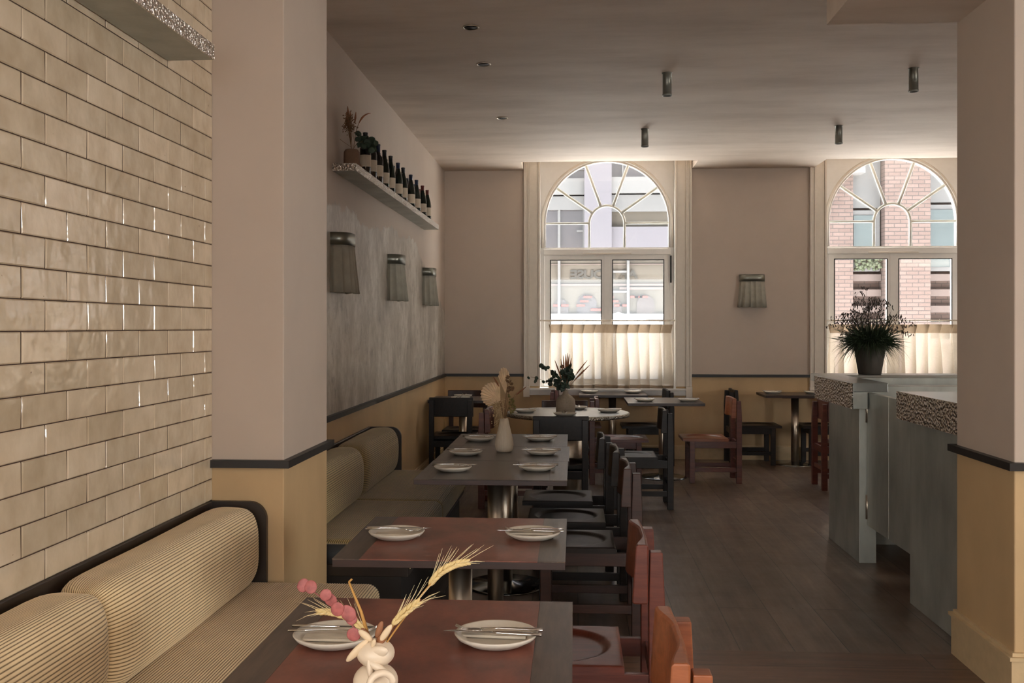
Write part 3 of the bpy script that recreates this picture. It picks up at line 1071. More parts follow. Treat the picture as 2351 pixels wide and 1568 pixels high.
ext('stone_band', M['pink_stone'], *[(a, b, 0.1, 0.3, z_, z_ + 0.13) for (a, b) in ((5.46, 6.02), (6.91, 7.7)) for z_ in (1.1, 1.42, 1.74, 2.06, 2.36)], parent=bb)
pl = MB()
for i in range(90):
    pl.blob((5.5 + rr.random() * 0.5, -0.0 + rr.random() * 0.12, 2.58 + rr.random() * 0.22), (0.035, 0.03, 0.04), (rr.random(), rr.random(), 1), 6, 4, 0.4)
tag(pl.build('window_box_plants', M['planting'], None, loc=(0, FY, 0)), 'green window box plants on the brick building ledge', 'plants')
for nm_x, n_ in ((0.75, 'near the left casement'), (1.45, 'near the right casement')):
    t = thing('street_parasol', 'pale aqua street parasol top ' + n_ + ' of the left window', 'parasol', (nm_x if nm_x < 1 else 2.05, 17.2, -0.42), 0, None)
    MB().lathe([(0.62, 1.92), (0.5, 1.99), (0.03, 2.12), (0.0, 2.13)], (0, 0, 0), 8, False).build('canopy', M['pale_canvas'], t)
    MB().tube([(0, 0, 0), (0, 0, 2.1)], 0.02, 8).build('pole', M['render_white'], t)

# ================================================================== BANQUETTES
def ribbed_roll(name, y0, y1, mat, parent, r0=(0.105, 0.155), xback=-1.420, zc=0.612, nr=92, seed=1):
    """bolster cushion: cord ribs run along it and gather at the ends"""
    rg = random.Random(seed)
    per = 7
    N = nr * per
    L = y1 - y0
    us = [0, 0.004, 0.012, 0.025, 0.045, 0.075, 0.12, 0.2, 0.3, 0.4, 0.5, 0.6, 0.7, 0.8, 0.88, 0.925, 0.955, 0.975, 0.988, 0.996, 1]
    vs, att = [], []
    cx = xback + r0[0] + 0.005
    for iu, u in enumerate(us):
        d = min(u, 1 - u) * L
        Rr = 0.13
        e = 1.0 if d > Rr else math.sqrt(max(0.0, 1 - ((Rr - d) / Rr) ** 2))
        sc_ = 0.50 + 0.50 * e
        if u in (0, 1):
            sc_ = 0.42
        for i in range(N):
            a = 2 * PI * i / N
            ph = (i % per) / per
            rib = abs(math.sin(PI * ph))
            att.append(rib)
            c_, s_ = math.cos(a), math.sin(a)
            k = 2.9 if c_ > 0 else (5.0 if s_ > 0 else 2.9)
            rr_ = (abs(c_) ** k + abs(s_) ** k) ** (-1 / k)
            wob = 1 + 0.012 * math.sin(5 * a + 9 * u + seed) * (1 - e * 0.5)
            x = cx + rr_ * c_ * (r0[0] * sc_ * wob) + c_ * 0.0024 * rib
            zz = zc + rr_ * s_ * (r0[1] * (0.6 + 0.4 * sc_) * wob) + s_ * 0.0024 * rib
            if c_ < 0:
                x = max(x, xback)
            vs.append((x, y0 + u * L, zz))
    fs = []
    for r in range(len(us) - 1):
        for i in range(N):
            j = (i + 1) % N
            fs.append((r * N + i, r * N + j, (r + 1) * N + j, (r + 1) * N + i))
    fs.append(tuple(range(N)))
    fs.append(tuple(reversed([(len(us) - 1) * N + i for i in range(N)])))
    m_ = MB()
    m_.add(vs, fs, True)
    m_.att = ('rib', att)
    return m_.build(name, mat, parent)


def ribbed_seat(name, y0, y1, mat, parent, xf=-0.757, xb=-1.42, zt=0.46, th=0.11, pitch=0.0095):
    prof = []
    r = 0.045
    x = xb
    pts = [(xb, zt), (xf - r, zt)]
    for i in range(1, 9):
        a = PI / 2 * (1 - i / 8)
        pts.append((xf - r + r * math.cos(a), zt - r + r * math.sin(a)))
    pts.append((xf, zt - th))
    # resample by arc length
    seg = []
    tot = 0
    for a, b in zip(pts, pts[1:]):
        l_ = math.hypot(b[0] - a[0], b[1] - a[1])
        seg.append((tot, l_, a, b))
        tot += l_
    step = pitch / 7
    n = int(tot / step)
    for i in range(n + 1):
        s_ = i * step
        for (t0, l_, a, b) in seg:
            if t0 <= s_ <= t0 + l_ + 1e-9:
                f = (s_ - t0) / l_
                nx, nz = -(b[1] - a[1]) / l_, (b[0] - a[0]) / l_
                rib = abs(math.sin(PI * ((i % 7) / 7)))
                prof.append((a[0] + (b[0] - a[0]) * f + nx * 0.0026 * rib, a[1] + (b[1] - a[1]) * f + nz * 0.0026 * rib, rib))
                break
    P = len(prof)
    L = y1 - y0
    us = [0, 0.006, 0.02, 0.05, 0.2, 0.5, 0.8, 0.95, 0.98, 0.994, 1]
    vs, att = [], []
    for u in us:
        d = min(u, 1 - u) * L
        drop = 0.018 * (1 - math.sqrt(max(0, 1 - (max(0, 0.03 - d) / 0.03) ** 2)))
        for (x, zz, rib) in prof:
            s_ = 0.004 * math.sin(PI * u)
            vs.append((x - drop * 0.4, y0 + u * L, zz - drop + s_))
            att.append(rib)
    fs = []
    for r_ in range(len(us) - 1):
        for i in range(P - 1):
            fs.append((r_ * P + i, r_ * P + i + 1, (r_ + 1) * P + i + 1, (r_ + 1) * P + i))
    b = len(vs)
    for yy in (y0, y1):
        vs.append((xb, yy, zt - th))
        att.append(0)
    fs.append(tuple(range(P)) + (b,))
    fs.append(tuple(reversed([(len(us) - 1) * P + i for i in range(P)])) + (b + 1,))
    fs.append((b, P - 1, len(vs) - 3, b + 1))
    m_ = MB()
    m_.add(vs, fs, True)
    m_.att = ('rib', att)
    return m_.build(name, mat, parent)


def banquette(y0, y1, splits_roll, splits_seat, mat, label, z_top=0.76):
    t = thing('banquette', label, 'bench seat', (-1.1, (y0 + y1) / 2, 0))
    inv = Vector((1.1, -(y0 + y1) / 2, 0))

    def par(o):
        o.location = Vector(o.location) + inv
        o.parent = t
        return o
    par(MB().box(-1.44, -0.80, y0 + 0.0, y1, 0, 0.30).build('plinth', M['plinth']))
    par(MB().box(-1.44, -0.768, y0 + 0.0, y1 - 0.002, 0.30, 0.352).build('seat_frame', M['rail_cap'], bevel=0.003))
    par(MB().box(-1.44, -1.421, y0, y1, 0.35, z_top).build('back_board', M['rail_cap'], bevel=0.003))
    # end board with a rounded top corner
    rc = 0.07
    prof = [(-1.44, 0.35), (-1.205, 0.35), (-1.205, z_top - rc)] + [(-1.205 - rc + rc * math.cos(a), z_top - rc + rc * math.sin(a)) for a in [PI / 2 * i / 8 for i in range(1, 9)]] + [(-1.44, z_top)]
    o = shape2d('end_board', [prof], 0.022, M['rail_cap'])
    o.location = (0, y1 - 0.012, 0)
    par(o)
    for a, b in zip(splits_seat, splits_seat[1:]):
        par(ribbed_seat('seat_cushion', a, b, mat, None))
    for i, (a, b) in enumerate(zip(splits_roll, splits_roll[1:])):
        par(ribbed_roll('back_bolster', a, b - 0.004, mat, None, seed=i + int(y0)))
    return t


banquette(0.2, 3.88, [0.25, 1.40, 2.60, 3.85], [0.2, 2.0, 3.87], M['yellow'], 'straw-coloured ribbed bench seat below the tiled wall', 0.774)
banquette(4.60, 6.95, [4.62, 5.78, 6.92], [4.62, 5.72, 6.94], M['olive'], 'olive ribbed bench seat behind the pier, under the bare plaster')


# ================================================================== TABLES
def pedestal(t, r=0.04, h=0.72, base_r=0.23):
    MB().lathe([(r, 0.012), (r, h)], (0, 0, 0), 32).build('pole', M['steel'], t)
    MB().lathe([(base_r, 0), (base_r, 0.006), (base_r - 0.012, 0.011), (0.08, 0.018), (r + 0.006, 0.03)], (0, 0, 0), 48).build('base_plate', M['disc'], t)
    MB().box(-0.16, 0.16, -0.16, 0.16, h - 0.012, h).build('mounting_plate', M['void'], t)


def square_table(x0, x1, y0, y1, label, kind='burl', group=None, h=0.746):
    cx, cy = (x0 + x1) / 2, (y0 + y1) / 2
    hx, hy = (x1 - x0) / 2, (y1 - y0) / 2
    t = thing('dining_table', label, 'table', (cx, cy, 0), 0, group)
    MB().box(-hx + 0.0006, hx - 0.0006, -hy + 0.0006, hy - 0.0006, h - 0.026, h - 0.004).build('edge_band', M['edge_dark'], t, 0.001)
    if kind in ('burl', 'grey_burl'):
        bw = 0.085
        MB().box(-hx + bw, hx - bw, -hy, hy, h - 0.004, h).build('tabletop', M[kind], t, 0.0008)
        for sx in (-1, 1):
            xs_ = sorted((sx * (hx - bw), sx * hx))
            MB().box(xs_[0], xs_[1], -hy, hy, h - 0.004, h).build('border', M['border'], t, 0.0008)
    else:
        MB().box(-hx, hx, -hy, hy, h - 0.004, h).build('tabletop', M['dark_top'], t, 0.0008)
    pedestal(t)
    return t


ROWG = 'two-seat tables along the benches'
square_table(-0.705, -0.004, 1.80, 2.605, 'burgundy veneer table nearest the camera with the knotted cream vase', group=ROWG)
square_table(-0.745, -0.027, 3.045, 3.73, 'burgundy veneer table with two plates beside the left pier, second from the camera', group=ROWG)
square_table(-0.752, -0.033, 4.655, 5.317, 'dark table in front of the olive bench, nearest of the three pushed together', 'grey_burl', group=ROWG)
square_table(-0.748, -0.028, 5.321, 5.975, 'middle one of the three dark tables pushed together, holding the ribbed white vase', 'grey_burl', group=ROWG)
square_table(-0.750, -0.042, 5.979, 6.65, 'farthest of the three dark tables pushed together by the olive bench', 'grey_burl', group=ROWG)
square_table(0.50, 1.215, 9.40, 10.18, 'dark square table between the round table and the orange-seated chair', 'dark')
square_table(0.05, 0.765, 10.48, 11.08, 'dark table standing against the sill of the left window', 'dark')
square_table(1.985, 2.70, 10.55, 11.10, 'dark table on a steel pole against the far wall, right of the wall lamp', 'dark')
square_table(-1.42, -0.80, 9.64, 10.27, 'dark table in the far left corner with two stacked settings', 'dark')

rt = thing('round_table', 'round zinc-topped table with hammered rim in the middle of the room', 'table', (-0.055, 8.47, 0))
MB().lathe([(0.0, 0.742), (0.50, 0.742), (0.515, 0.740)], (0, 0, 0), 96).build('tabletop', M['round_top'], rt)
MB().lathe([(0.50, 0.709), (0.517, 0.709), (0.519, 0.715), (0.519, 0.737), (0.515, 0.7405), (0.50, 0.7405)], (0, 0, 0), 128, False).build('rim', M['hammer_table'], rt, label='hammered metal rim')
MB().lathe([(0.125, 0.01), (0.125, 0.70)], (0, 0, 0), 48).build('drum_pedestal', M['steel'], rt)
MB().lathe([(0.24, 0), (0.24, 0.01), (0.125, 0.016)], (0, 0, 0), 48).build('base_plate', M['disc'], rt)
MB().box(-0.25, 0.25, -0.25, 0.25, 0.70, 0.709).build('mounting_plate', M['void'], rt)


# ================================================================== CHAIRS
def make_chair(label, mats, loc, rz, seatmat=None, backmat=None):
    t = thing('dining_chair', label, 'chair', loc, rz, 'wooden dining chairs')
    m1 = mats
    # seat with a carved round dish
    n = 44
    x0, x1, y0, y1, zt = -0.145, 0.275, -0.212, 0.212, 0.42
    vs, fs = [], []
    cxs = (x0 + x1) / 2
    for j in range(n + 1):
        for i in range(n + 1):
            x = x0 + (x1 - x0) * i / n
            y = y0 + (y1 - y0) * j / n
            d = math.hypot((x - cxs) / 0.172, y / 0.172)
            dep = 0.0
            if d < 1:
                e = min(1, (1 - d) / 0.11)
                dep = 0.013 * (e * e * (3 - 2 * e)) + 0.003 * (1 - d)
            ed = min(x - x0, x1 - x, y - y0, y1 - y)
            dep += 0.003 * max(0, 1 - ed / 0.01)
            vs.append((x, y, zt - dep))
    for j in range(n):
        for i in range(n):
            a = j * (n + 1) + i
            fs.append((a, a + 1, a + n + 2, a + n + 1))
    b = len(vs)
    rim = [i for i in range(n + 1)] + [j * (n + 1) + n for j in range(1, n + 1)] + [n * (n + 1) + i for i in range(n - 1, -1, -1)] + [j * (n + 1) for j in range(n - 1, 0, -1)]
    for i in rim:
        x, y, z_ = vs[i]
        ins = 0.006
        vs.append((x, y, zt - 0.028))
    k = len(rim)
    for i in range(k):
        j = (i + 1) % k
        fs.append((rim[j], rim[i], b + i, b + j))
    fs.append(tuple(b + i for i in range(k)))
    m_ = MB()
    m_.add(vs, fs, False)
    so = m_.build('seat', seatmat or m1, t)
    for i, p_ in enumerate(so.data.polygons):
        p_.use_smooth = i < n * n
    # curved backrest panel, scooped on the sitter's side
    nn = 20
    vs, fs = [], []
    zs = [0.610, 0.616, 0.65, 0.72, 0.775, 0.787, 0.792]
    for zi, z_ in enumerate(zs):
        for i in range(nn + 1):
            y = -0.208 + 0.416 * i / nn
            q = abs(y) / 0.208
            f_ = 0.5 * (1 - math.cos(PI * min(1, (1 - q) / 0.75)))
            xf = -0.168 - 0.026 * f_
            if zi in (0, len(zs) - 1):
                xf -= 0.006
            lean = -0.012 * (z_ - 0.61) / 0.18
            vs.append((xf + lean, y, z_))
    nv = len(vs)
    for zi, z_ in enumerate(zs):
        for i in range(nn + 1):
            y = -0.208 + 0.416 * i / nn
            q = abs(y) / 0.208
            f_ = 0.5 * (1 - math.cos(PI * min(1, (1 - q) / 0.75)))
            xb = -0.218 + (0.004 if zi in (0, len(zs) - 1) else 0) - 0.004 * f_
            vs.append((xb, y, z_))
    W_ = nn + 1
    for zi in range(len(zs) - 1):
        for i in range(nn):
            a = zi * W_ + i
            fs.append((a, a + 1, a + W_ + 1, a + W_))
            fs.append((nv + a + W_, nv + a + W_ + 1, nv + a + 1, nv + a))
    top = (len(zs) - 1) * W_
    for i in range(nn):
        fs.append((top + i, top + i + 1, nv + top + i + 1, nv + top + i))
        fs.append((i + 1, i, nv + i, nv + i + 1))
    for zi in range(len(zs) - 1):
        a = zi * W_
        fs.append((a, a + W_, nv + a + W_, nv + a))
        a = zi * W_ + nn
        fs.append((a + W_, a, nv + a, nv + a + W_))
    m_ = MB()
    m_.add(vs, fs, False)
    m_.build('backrest', backmat or m1, t, 0.004)
    for sy in (-1, 1):
        ya, yb = sorted((sy * 0.158, sy * 0.203))
        # rear post, thinner above the seat
        m_ = MB()
        m_.hexa([(-0.27, ya, 0), (-0.22, ya, 0), (-0.22, yb, 0), (-0.27, yb, 0)], [(-0.27, ya, 0.6), (-0.22, ya, 0.6), (-0.22, yb, 0.6), (-0.27, yb, 0.6)])
        m_.hexa([(-0.27, ya, 0.6), (-0.22, ya, 0.6), (-0.22, yb, 0.6), (-0.27, yb, 0.6)], [(-0.262, ya, 0.768), (-0.224, ya, 0.768), (-0.224, yb, 0.768), (-0.262, yb, 0.768)])
        m_.build('leg', m1, t, 0.003)
        MB().box(0.163, 0.211, ya, yb, 0, 0.392).build('leg', m1, t, 0.003)
        ya, yb = sorted((sy * 0.168, sy * 0.192))
        MB().box(-0.222, 0.165, ya, yb, 0.328, 0.390).build('side_rail', m1, t, 0.002)
        MB().box(-0.222, 0.165, ya, yb, 0.105, 0.145).build('stretcher', m1, t, 0.002)
    MB().box(0.176, 0.20, -0.16, 0.16, 0.328, 0.390).build('front_rail', m1, t, 0.002)
    MB().box(-0.257, -0.233, -0.16, 0.16, 0.328, 0.385).build('back_rail', m1, t, 0.002)
    MB().box(-0.257, -0.235, -0.16, 0.16, 0.17, 0.205).build('back_stretcher', m1, t, 0.002)
    return t


G = 'wooden dining chairs'
W, N_, E_, S_ = PI, PI / 2, 0.0, -PI / 2
cO = make_chair('orange-brown dining chair nearest the camera, only its back showing beside the first table', M['wood_orange'], (0.012, 2.21, 0), W)
cR = make_chair('red-brown dining chair with a dished seat at the second table from the camera', M['wood_red'], (0.008, 3.29, 0), W)
cB = make_chair('dark brown dining chair beside the nearest of the three joined tables', M['wood_brown'], (0.050, 4.94, 0), W, M['wood_dark'])
cD = make_chair('black-brown dining chair beside the middle one of the three joined tables', M['wood_dark'], (0.022, 5.55, 0), W)
dup(cD, (-0.035, 6.19, 0), W, 'black-brown dining chair beside the farthest of the three joined tables', G)
dup(cD, (-0.10, 7.69, 0), N_, 'black dining chair at the near side of the round table, back to the camera', G)
dup(cD, (0.52, 8.24, 0), W, 'black dining chair at the right side of the round table, standing in the aisle', G)
dup(cB, (-0.085, 8.86, 0), S_, 'dark dining chair on the window side of the round table, behind the grey vase', G)
dup(cR, (-0.50, 8.20, 0), E_, 'red-brown dining chair at the left side of the round table, behind the dried palm leaf', G)
dup(cR, (0.41, 9.50, 0), E_, 'red-brown dining chair facing right, with its back to the round table', G)
cA = make_chair('red-brown dining chair with an orange seat in the open aisle, facing left', M['wood_red'], (1.285, 9.62, 0), W, M['wood_orange'], M['wood_orange'])
dup(cD, (0.775, 10.76, 0), W, 'black dining chair at the right end of the window table', G)
dup(cR, (0.01, 10.78, 0), E_, 'red-brown dining chair at the left end of the window table', G)
dup(cD, (-1.16, 9.61, 0), N_, 'black dining chair by the left wall at the corner table, back to the camera', G)
dup(cB, (-1.12, 10.30, 0), S_, 'dark dining chair against the far wall in the left corner, facing the camera', G)
dup(cD, (1.90, 10.87, 0), E_, 'black dining chair against the far wall, behind the orange-seated chair', G)
dup(cD, (2.67, 10.87, 0), W, 'black dining chair against the far wall, mostly hidden behind the metal counter', G)
dup(cR, (2.47, 9.27, 0), E_, 'red dining chair facing away to the right beside the metal counter', G)


# ================================================================== TABLE SETTINGS
def plate_proto(label, loc, group):
    return tag(MB().lathe([(0.0, 0.0), (0.060, 0.0), (0.066, 0.002), (0.088, 0.014), (0.0945, 0.0225), (0.0925, 0.0245), (0.088, 0.0235), (0.070, 0.0115), (0.064, 0.0095), (0.0, 0.009)], (0, 0, 0), 48)
               .build('plate', M['plate'], None, loc=loc), label, 'plate', group)


def knife_mb():
    m_ = MB()
    m_.tube([(-0.105, 0, 0), (-0.06, 0, 0.0005), (-0.005, 0, 0.001), (0.005, 0, 0.001)], [0.005, 0.0058, 0.0042, 0.0038], 8, 0.6)
    m_.add([(0.0, -0.004, 0.0), (0.10, -0.006, 0.0), (0.118, 0.004, 0.0), (0.10, 0.006, 0.0), (0.0, 0.004, 0.0),
            (0.0, -0.004, 0.002), (0.10, -0.006, 0.001), (0.118, 0.004, 0.001), (0.10, 0.006, 0.0015), (0.0, 0.004, 0.002)],
           [(4, 3, 2, 1, 0), (5, 6, 7, 8, 9), (0, 1, 6, 5), (1, 2, 7, 6), (2, 3, 8, 7), (3, 4, 9, 8), (4, 0, 5, 9)])
    return m_


def fork_mb():
    m_ = MB()
    m_.tube([(-0.10, 0, 0.002), (-0.05, 0, 0.003), (0.0, 0, 0.004), (0.04, 0, 0.001)], [0.0055, 0.0045, 0.0028, 0.0032], 8, 0.5)
    m_.blob((0.053, 0, -0.001), (0.0022, 0.0105, 0.018), (1, 0, 0), 8, 6)
    for k in range(4):
        y = -0.0075 + 0.005 * k
        m_.tube([(0.06, y, -0.002), (0.08, y, 0.0), (0.098, y, 0.008)], [0.0016, 0.0015, 0.0007], 6, 0.8)
    return m_


def napkin_mb():
    vs, fs = [], []
    nx, ny = 14, 3
    for j in range(ny + 1):
        for i in range(nx + 1):
            x = -0.075 + 0.15 * i / nx
            y = -0.019 + 0.038 * j / ny
            vs.append((x, y, 0.006 + 0.0012 * math.sin(i * 0.9 + j)))
    for j in range(ny):
        for i in range(nx):
            a = j * (nx + 1) + i
            fs.append((a, a + 1, a + nx + 2, a + nx + 1))
    m_ = MB()
    m_.add(vs, fs, True)
    m_.box(-0.075, 0.075, -0.019, 0.019, 0, 0.0055)
    return m_


kn = fk = np_ = pl0 = None
TZ = 0.7465


def setting(x, y, rz, where, z=TZ, napkin=True, cutlery=True):
    """plate, folded napkin, knife and fork laid over it"""
    global kn, fk, np_, pl0
    lab = 'off-white coupe plate ' + where
    if pl0 is None:
        pl0 = plate_proto(lab, (x, y, z), 'off-white plates')
    else:
        o = pl0.copy()
        COL.objects.link(o)
        o.location = (x, y, z)
        o['label'] = lab
    c_, s_ = math.cos(rz), math.sin(rz)

    def put(proto, mb_, nm, mat, cat, lb, grp, dx, dy, dz, drz, tilt=0.0):
        if proto is None:
            proto = mb_().build(nm, mat)
            o = proto
        else:
            o = proto.copy()
            COL.objects.link(o)
        o.location = (x + c_ * dx - s_ * dy, y + s_ * dx + c_ * dy, z + dz)
        o.rotation_euler = (0, tilt, rz + drz)
        tag(o, lb, cat, grp)
        return proto
    if napkin:
        np_ = put(np_, napkin_mb, 'napkin', M['napkin'], 'napkin', 'folded napkin under cutlery, plate ' + where, 'folded napkins', 0.008, -0.012, 0.0115, 0)
    if cutlery:
        kn = put(kn, knife_mb, 'table_knife', M['chrome'], 'knife', 'steel knife, plate ' + where, 'table knives', 0.0, 0.022, 0.0285, R.uniform(-0.03, 0.03))
        fk = put(fk, fork_mb, 'table_fork', M['chrome'], 'fork', 'steel fork, plate ' + where, 'table forks', -0.004, -0.006, 0.0275, R.uniform(0.02, 0.12))


setting(-0.539, 2.235, 0, 'on the nearest table, bench side')
setting(-0.176, 2.258, PI - 0.06, 'on the nearest table, chair side')
setting(-0.600, 3.360, 0, 'on the second table, bench side')
setting(-0.140, 3.385, PI, 'on the second table, chair side')
setting(-0.600, 4.94, 0, 'on the nearest of the joined tables, bench side')
setting(-0.185, 4.99, PI, 'on the nearest of the joined tables, chair side')
setting(-0.605, 5.565, 0, 'on the middle joined table, bench side')
setting(-0.180, 5.61, PI, 'on the middle joined table, chair side')
setting(-0.594, 6.25, 0, 'on the farthest joined table, bench side')
setting(-0.214, 6.29, PI, 'on the farthest joined table, chair side')
setting(-0.410, 8.40, 0, 'at the left of the round table', 0.7425, False)
setting(0.290, 8.45, PI, 'at the right of the round table', 0.7425, False)
setting(-0.075, 8.09, PI / 2, 'near edge of the round table', 0.7425, False)
setting(0.020, 8.74, -PI / 2, 'at the far side of the round table behind the vase', 0.7425, False)
setting(0.675, 9.64, 0, 'at the left of the table by the orange chair', TZ, False)
setting(1.085, 9.66, PI, 'at the right of the table by the orange chair', TZ, False)
setting(0.165, 10.82, 0, 'at the left of the window table', TZ, False)
setting(0.630, 10.84, PI, 'at the right of the window table', TZ, False)
setting(2.115, 10.86, 0, 'at the left of the far table beyond the counter', TZ, False)
setting(2.545, 10.88, PI, 'at the right of the far table beyond the counter', TZ, False)
setting(-1.125, 10.10, -PI / 2, 'at the far edge of the corner table', TZ, False)
setting(-1.115, 9.78, PI / 2, 'at the near edge of the corner table', TZ, False)


# ================================================================== VASES AND FLOWERS
def V(*a):
    return Vector(a)


def bez(p, q, r, n=8):
    p, q, r = Vector(p), Vector(q), Vector(r)
    return [(p * (1 - t) ** 2 + q * 2 * t * (1 - t) + r * t * t) for t in [i / n for i in range(n + 1)]]


def ear(mb_k, mb_a, pts, width=0.0065):
    """a barley ear: kernels along a curve and long awns"""
    n = len(pts)
    for i in range(n - 1):
        t = (pts[min(i + 1, n - 1)] - pts[max(0, i - 1)]).normalized()
        s_ = t.cross(Vector((0, 1, 0))).normalized()
        for sd in (-1, 1):
            w_ = width * (0.6 + 0.6 * math.sin(PI * (i + 1) / n))
            d = (t + s_ * sd * 0.35).normalized()
            mb_k.blob(pts[i] + s_ * sd * w_ * 0.5 + Vector((0, R.uniform(-0.002, 0.002), 0)), (0.0036, 0.0034, 0.0085), d, 6, 5)
            e = pts[i] + d * R.uniform(0.035, 0.06) + Vector((R.uniform(-0.004, 0.004), R.uniform(-0.01, 0.01), R.uniform(0.0, 0.012)))
            mb_a.tube([pts[i] + s_ * sd * w_ * 0.5, (pts[i] + e) / 2 + Vector((0, 0, 0.002)), e], [0.0006, 0.0005, 0.0002], 4)


# --- knotted cream vase on the nearest table
vx, vy = -0.381, 1.905
t = thing('knotted_vase', 'cream ceramic vase knotted from rounded bulbs on the nearest table', 'vase', (vx, vy, TZ))
prof = [(0.0, 0.0), (0.020, 0.0)]
for q in range(1, 14):      # lower bulb
    th_ = -0.44 * PI + (0.80 * PI) * q / 13
    prof.append((0.043 * math.cos(th_), 0.033 + 0.034 * math.sin(th_)))
for q in range(0, 14):      # upper bulb
    th_ = -0.36 * PI + (0.76 * PI) * q / 13
    prof.append((0.0365 * math.cos(th_), 0.087 + 0.0265 * math.sin(th_)))
prof += [(0.010, 0.110), (0.009, 0.100)]
MB().lathe(prof, (0, 0, 0), 64).build('body', M['ceramic'], t)
st = MB()
st.blob((0.010, -0.026, 0.098), (0.012, 0.008, 0.022), (1.0, -0.35, 0.25), 20, 14)
st.blob((0.012, -0.034, 0.070), (0.0075, 0.0075, 0.025), (1.0, -0.1, -0.55), 20, 14)
st.blob((-0.004, -0.034, 0.066), (0.006, 0.006, 0.022), (0.15, -0.1, -1.0), 20, 14)
st.build('petals', M['ceramic'], t)
rg = MB()
cc = V(0.020, -0.044, 0.044)
rg.tube([cc + V(0.0205 * math.cos(a), 0.010 * math.cos(a) - 0.004, 0.021 * math.sin(a)) for a in [2 * PI * i / 32 for i in range(33)]], 0.0066, 14)
rg.build('ring_handle', M['ceramic'], t)
fl = thing('dried_bouquet', 'dried barley, pink leaves and cream pods standing in the knotted vase', 'dried flowers', (vx, vy, TZ))
ears = [(MB(), MB()) for _ in range(3)]
stm = MB()
b1 = bez((0.010, 0, 0.09), (0.06, 0.0, 0.165), (0.108, 0.01, 0.222), 8)
stm.tube(b1, 0.0018, 6)
ear(*ears[0], bez((0.106, 0.01, 0.220), (0.130, 0.01, 0.258), (0.182, 0.01, 0.262), 14))
stm.tube(bez((0.008, 0, 0.09), (0.022, 0, 0.12), (0.040, -0.005, 0.150), 6), 0.0018, 6)
ear(*ears[1], bez((0.038, -0.005, 0.148), (0.060, -0.005, 0.172), (0.088, -0.005, 0.190), 11))
stm.tube(bez((0.0, 0, 0.09), (-0.010, 0, 0.12), (-0.030, 0.0, 0.138), 6), 0.0018, 6)
ear(*ears[2], bez((-0.022, 0.0, 0.128), (-0.055, 0.0, 0.170), (-0.118, 0.0, 0.163), 15))
stm.build('stems', M['stem'], fl)
for k, a_ in ears:
    eo = k.build('barley_ear', M['straw'], fl)
    a_.build('awns', M['awn'], eo)
rd = MB()
rd.tube([(-0.012, 0.0, 0.11), (-0.028, 0, 0.165), (-0.052, 0.0, 0.222)], [0.0045, 0.003, 0.002], 8)
rd.tube([(-0.052, 0, 0.222), (-0.046, 0, 0.228)], 0.002, 6)
rd.build('split_reed', M['stem'], fl)
pk = MB()
for (x, z_, r_, an) in ((-0.139, 0.216, 0.014, 0.3), (-0.124, 0.214, 0.015, -0.4), (-0.094, 0.200, 0.013, 0.5), (-0.087, 0.188, 0.014, -0.3), (-0.072, 0.172, 0.015, 0.2), (-0.052, 0.164, 0.017, -0.5), (-0.046, 0.152, 0.013, 0.6), (-0.042, 0.122, 0.016, 0.2)):
    pk.blob((x, -0.008 + R.uniform(-0.006, 0.006), z_), (r_ * 0.85, 0.0018, r_ * R.uniform(0.75, 1.0)), (an * 1.6, R.uniform(-0.7, 0.7), 1), 14, 10, 0.10)
pk.tube(bez((-0.01, 0, 0.10), (-0.05, 0, 0.15), (-0.135, -0.004, 0.215), 10), 0.0012, 5)
pk.build('pink_leaves', M['pink'], fl)
pd = MB()
for (a0, b0, r_) in (((-0.012, -0.012, 0.116), (-0.052, -0.022, 0.076), 0.0085), ((-0.004, -0.01, 0.112), (-0.030, -0.014, 0.134), 0.0075), ((0.010, -0.012, 0.112), (0.034, -0.014, 0.146), 0.0065), ((-0.002, -0.024, 0.104), (0.004, -0.028, 0.122), 0.0045)):
    a0, b0 = Vector(a0), Vector(b0)
    pd.blob((a0 + b0) / 2, (r_, r_ * 0.7, (b0 - a0).length / 2), b0 - a0, 10, 8)
pd.build('cream_pods', M['pod'], fl)
pd = MB()
for (a0, b0, r_) in (((0.002, -0.004, 0.116), (0.014, -0.006, 0.150), 0.0065), ((0.006, -0.01, 0.106), (0.018, -0.012, 0.124), 0.008), ((-0.010, -0.006, 0.116), (-0.026, -0.008, 0.136), 0.006)):
    a0, b0 = Vector(a0), Vector(b0)
    pd.blob((a0 + b0) / 2, (r_, r_ * 0.5, (b0 - a0).length / 2), b0 - a0, 10, 8, 0.1)
pd.build('brown_pods', M['pod_brown'], fl)

# --- ribbed white vase on the joined tables
vx, vy = -0.400, 5.72
t = thing('ribbed_vase', 'tapering cream ribbed vase on the joined dark tables', 'vase', (vx, vy, TZ))
MB().lathe([(0.0, 0.0), (0.040, 0.0), (0.048, 0.012), (0.0525, 0.040), (0.050, 0.065), (0.041, 0.105), (0.030, 0.150), (0.0215, 0.190), (0.019, 0.190), (0.026, 0.150), (0.0, 0.14)], (0, 0, 0), 128, rib=0.018, nr=32).build('body', M['ceramic_ribbed'], t)
fl = thing('dried_palm_bouquet', 'dried palm fans and seed heads in the ribbed cream vase', 'dried flowers', (vx, vy, TZ))


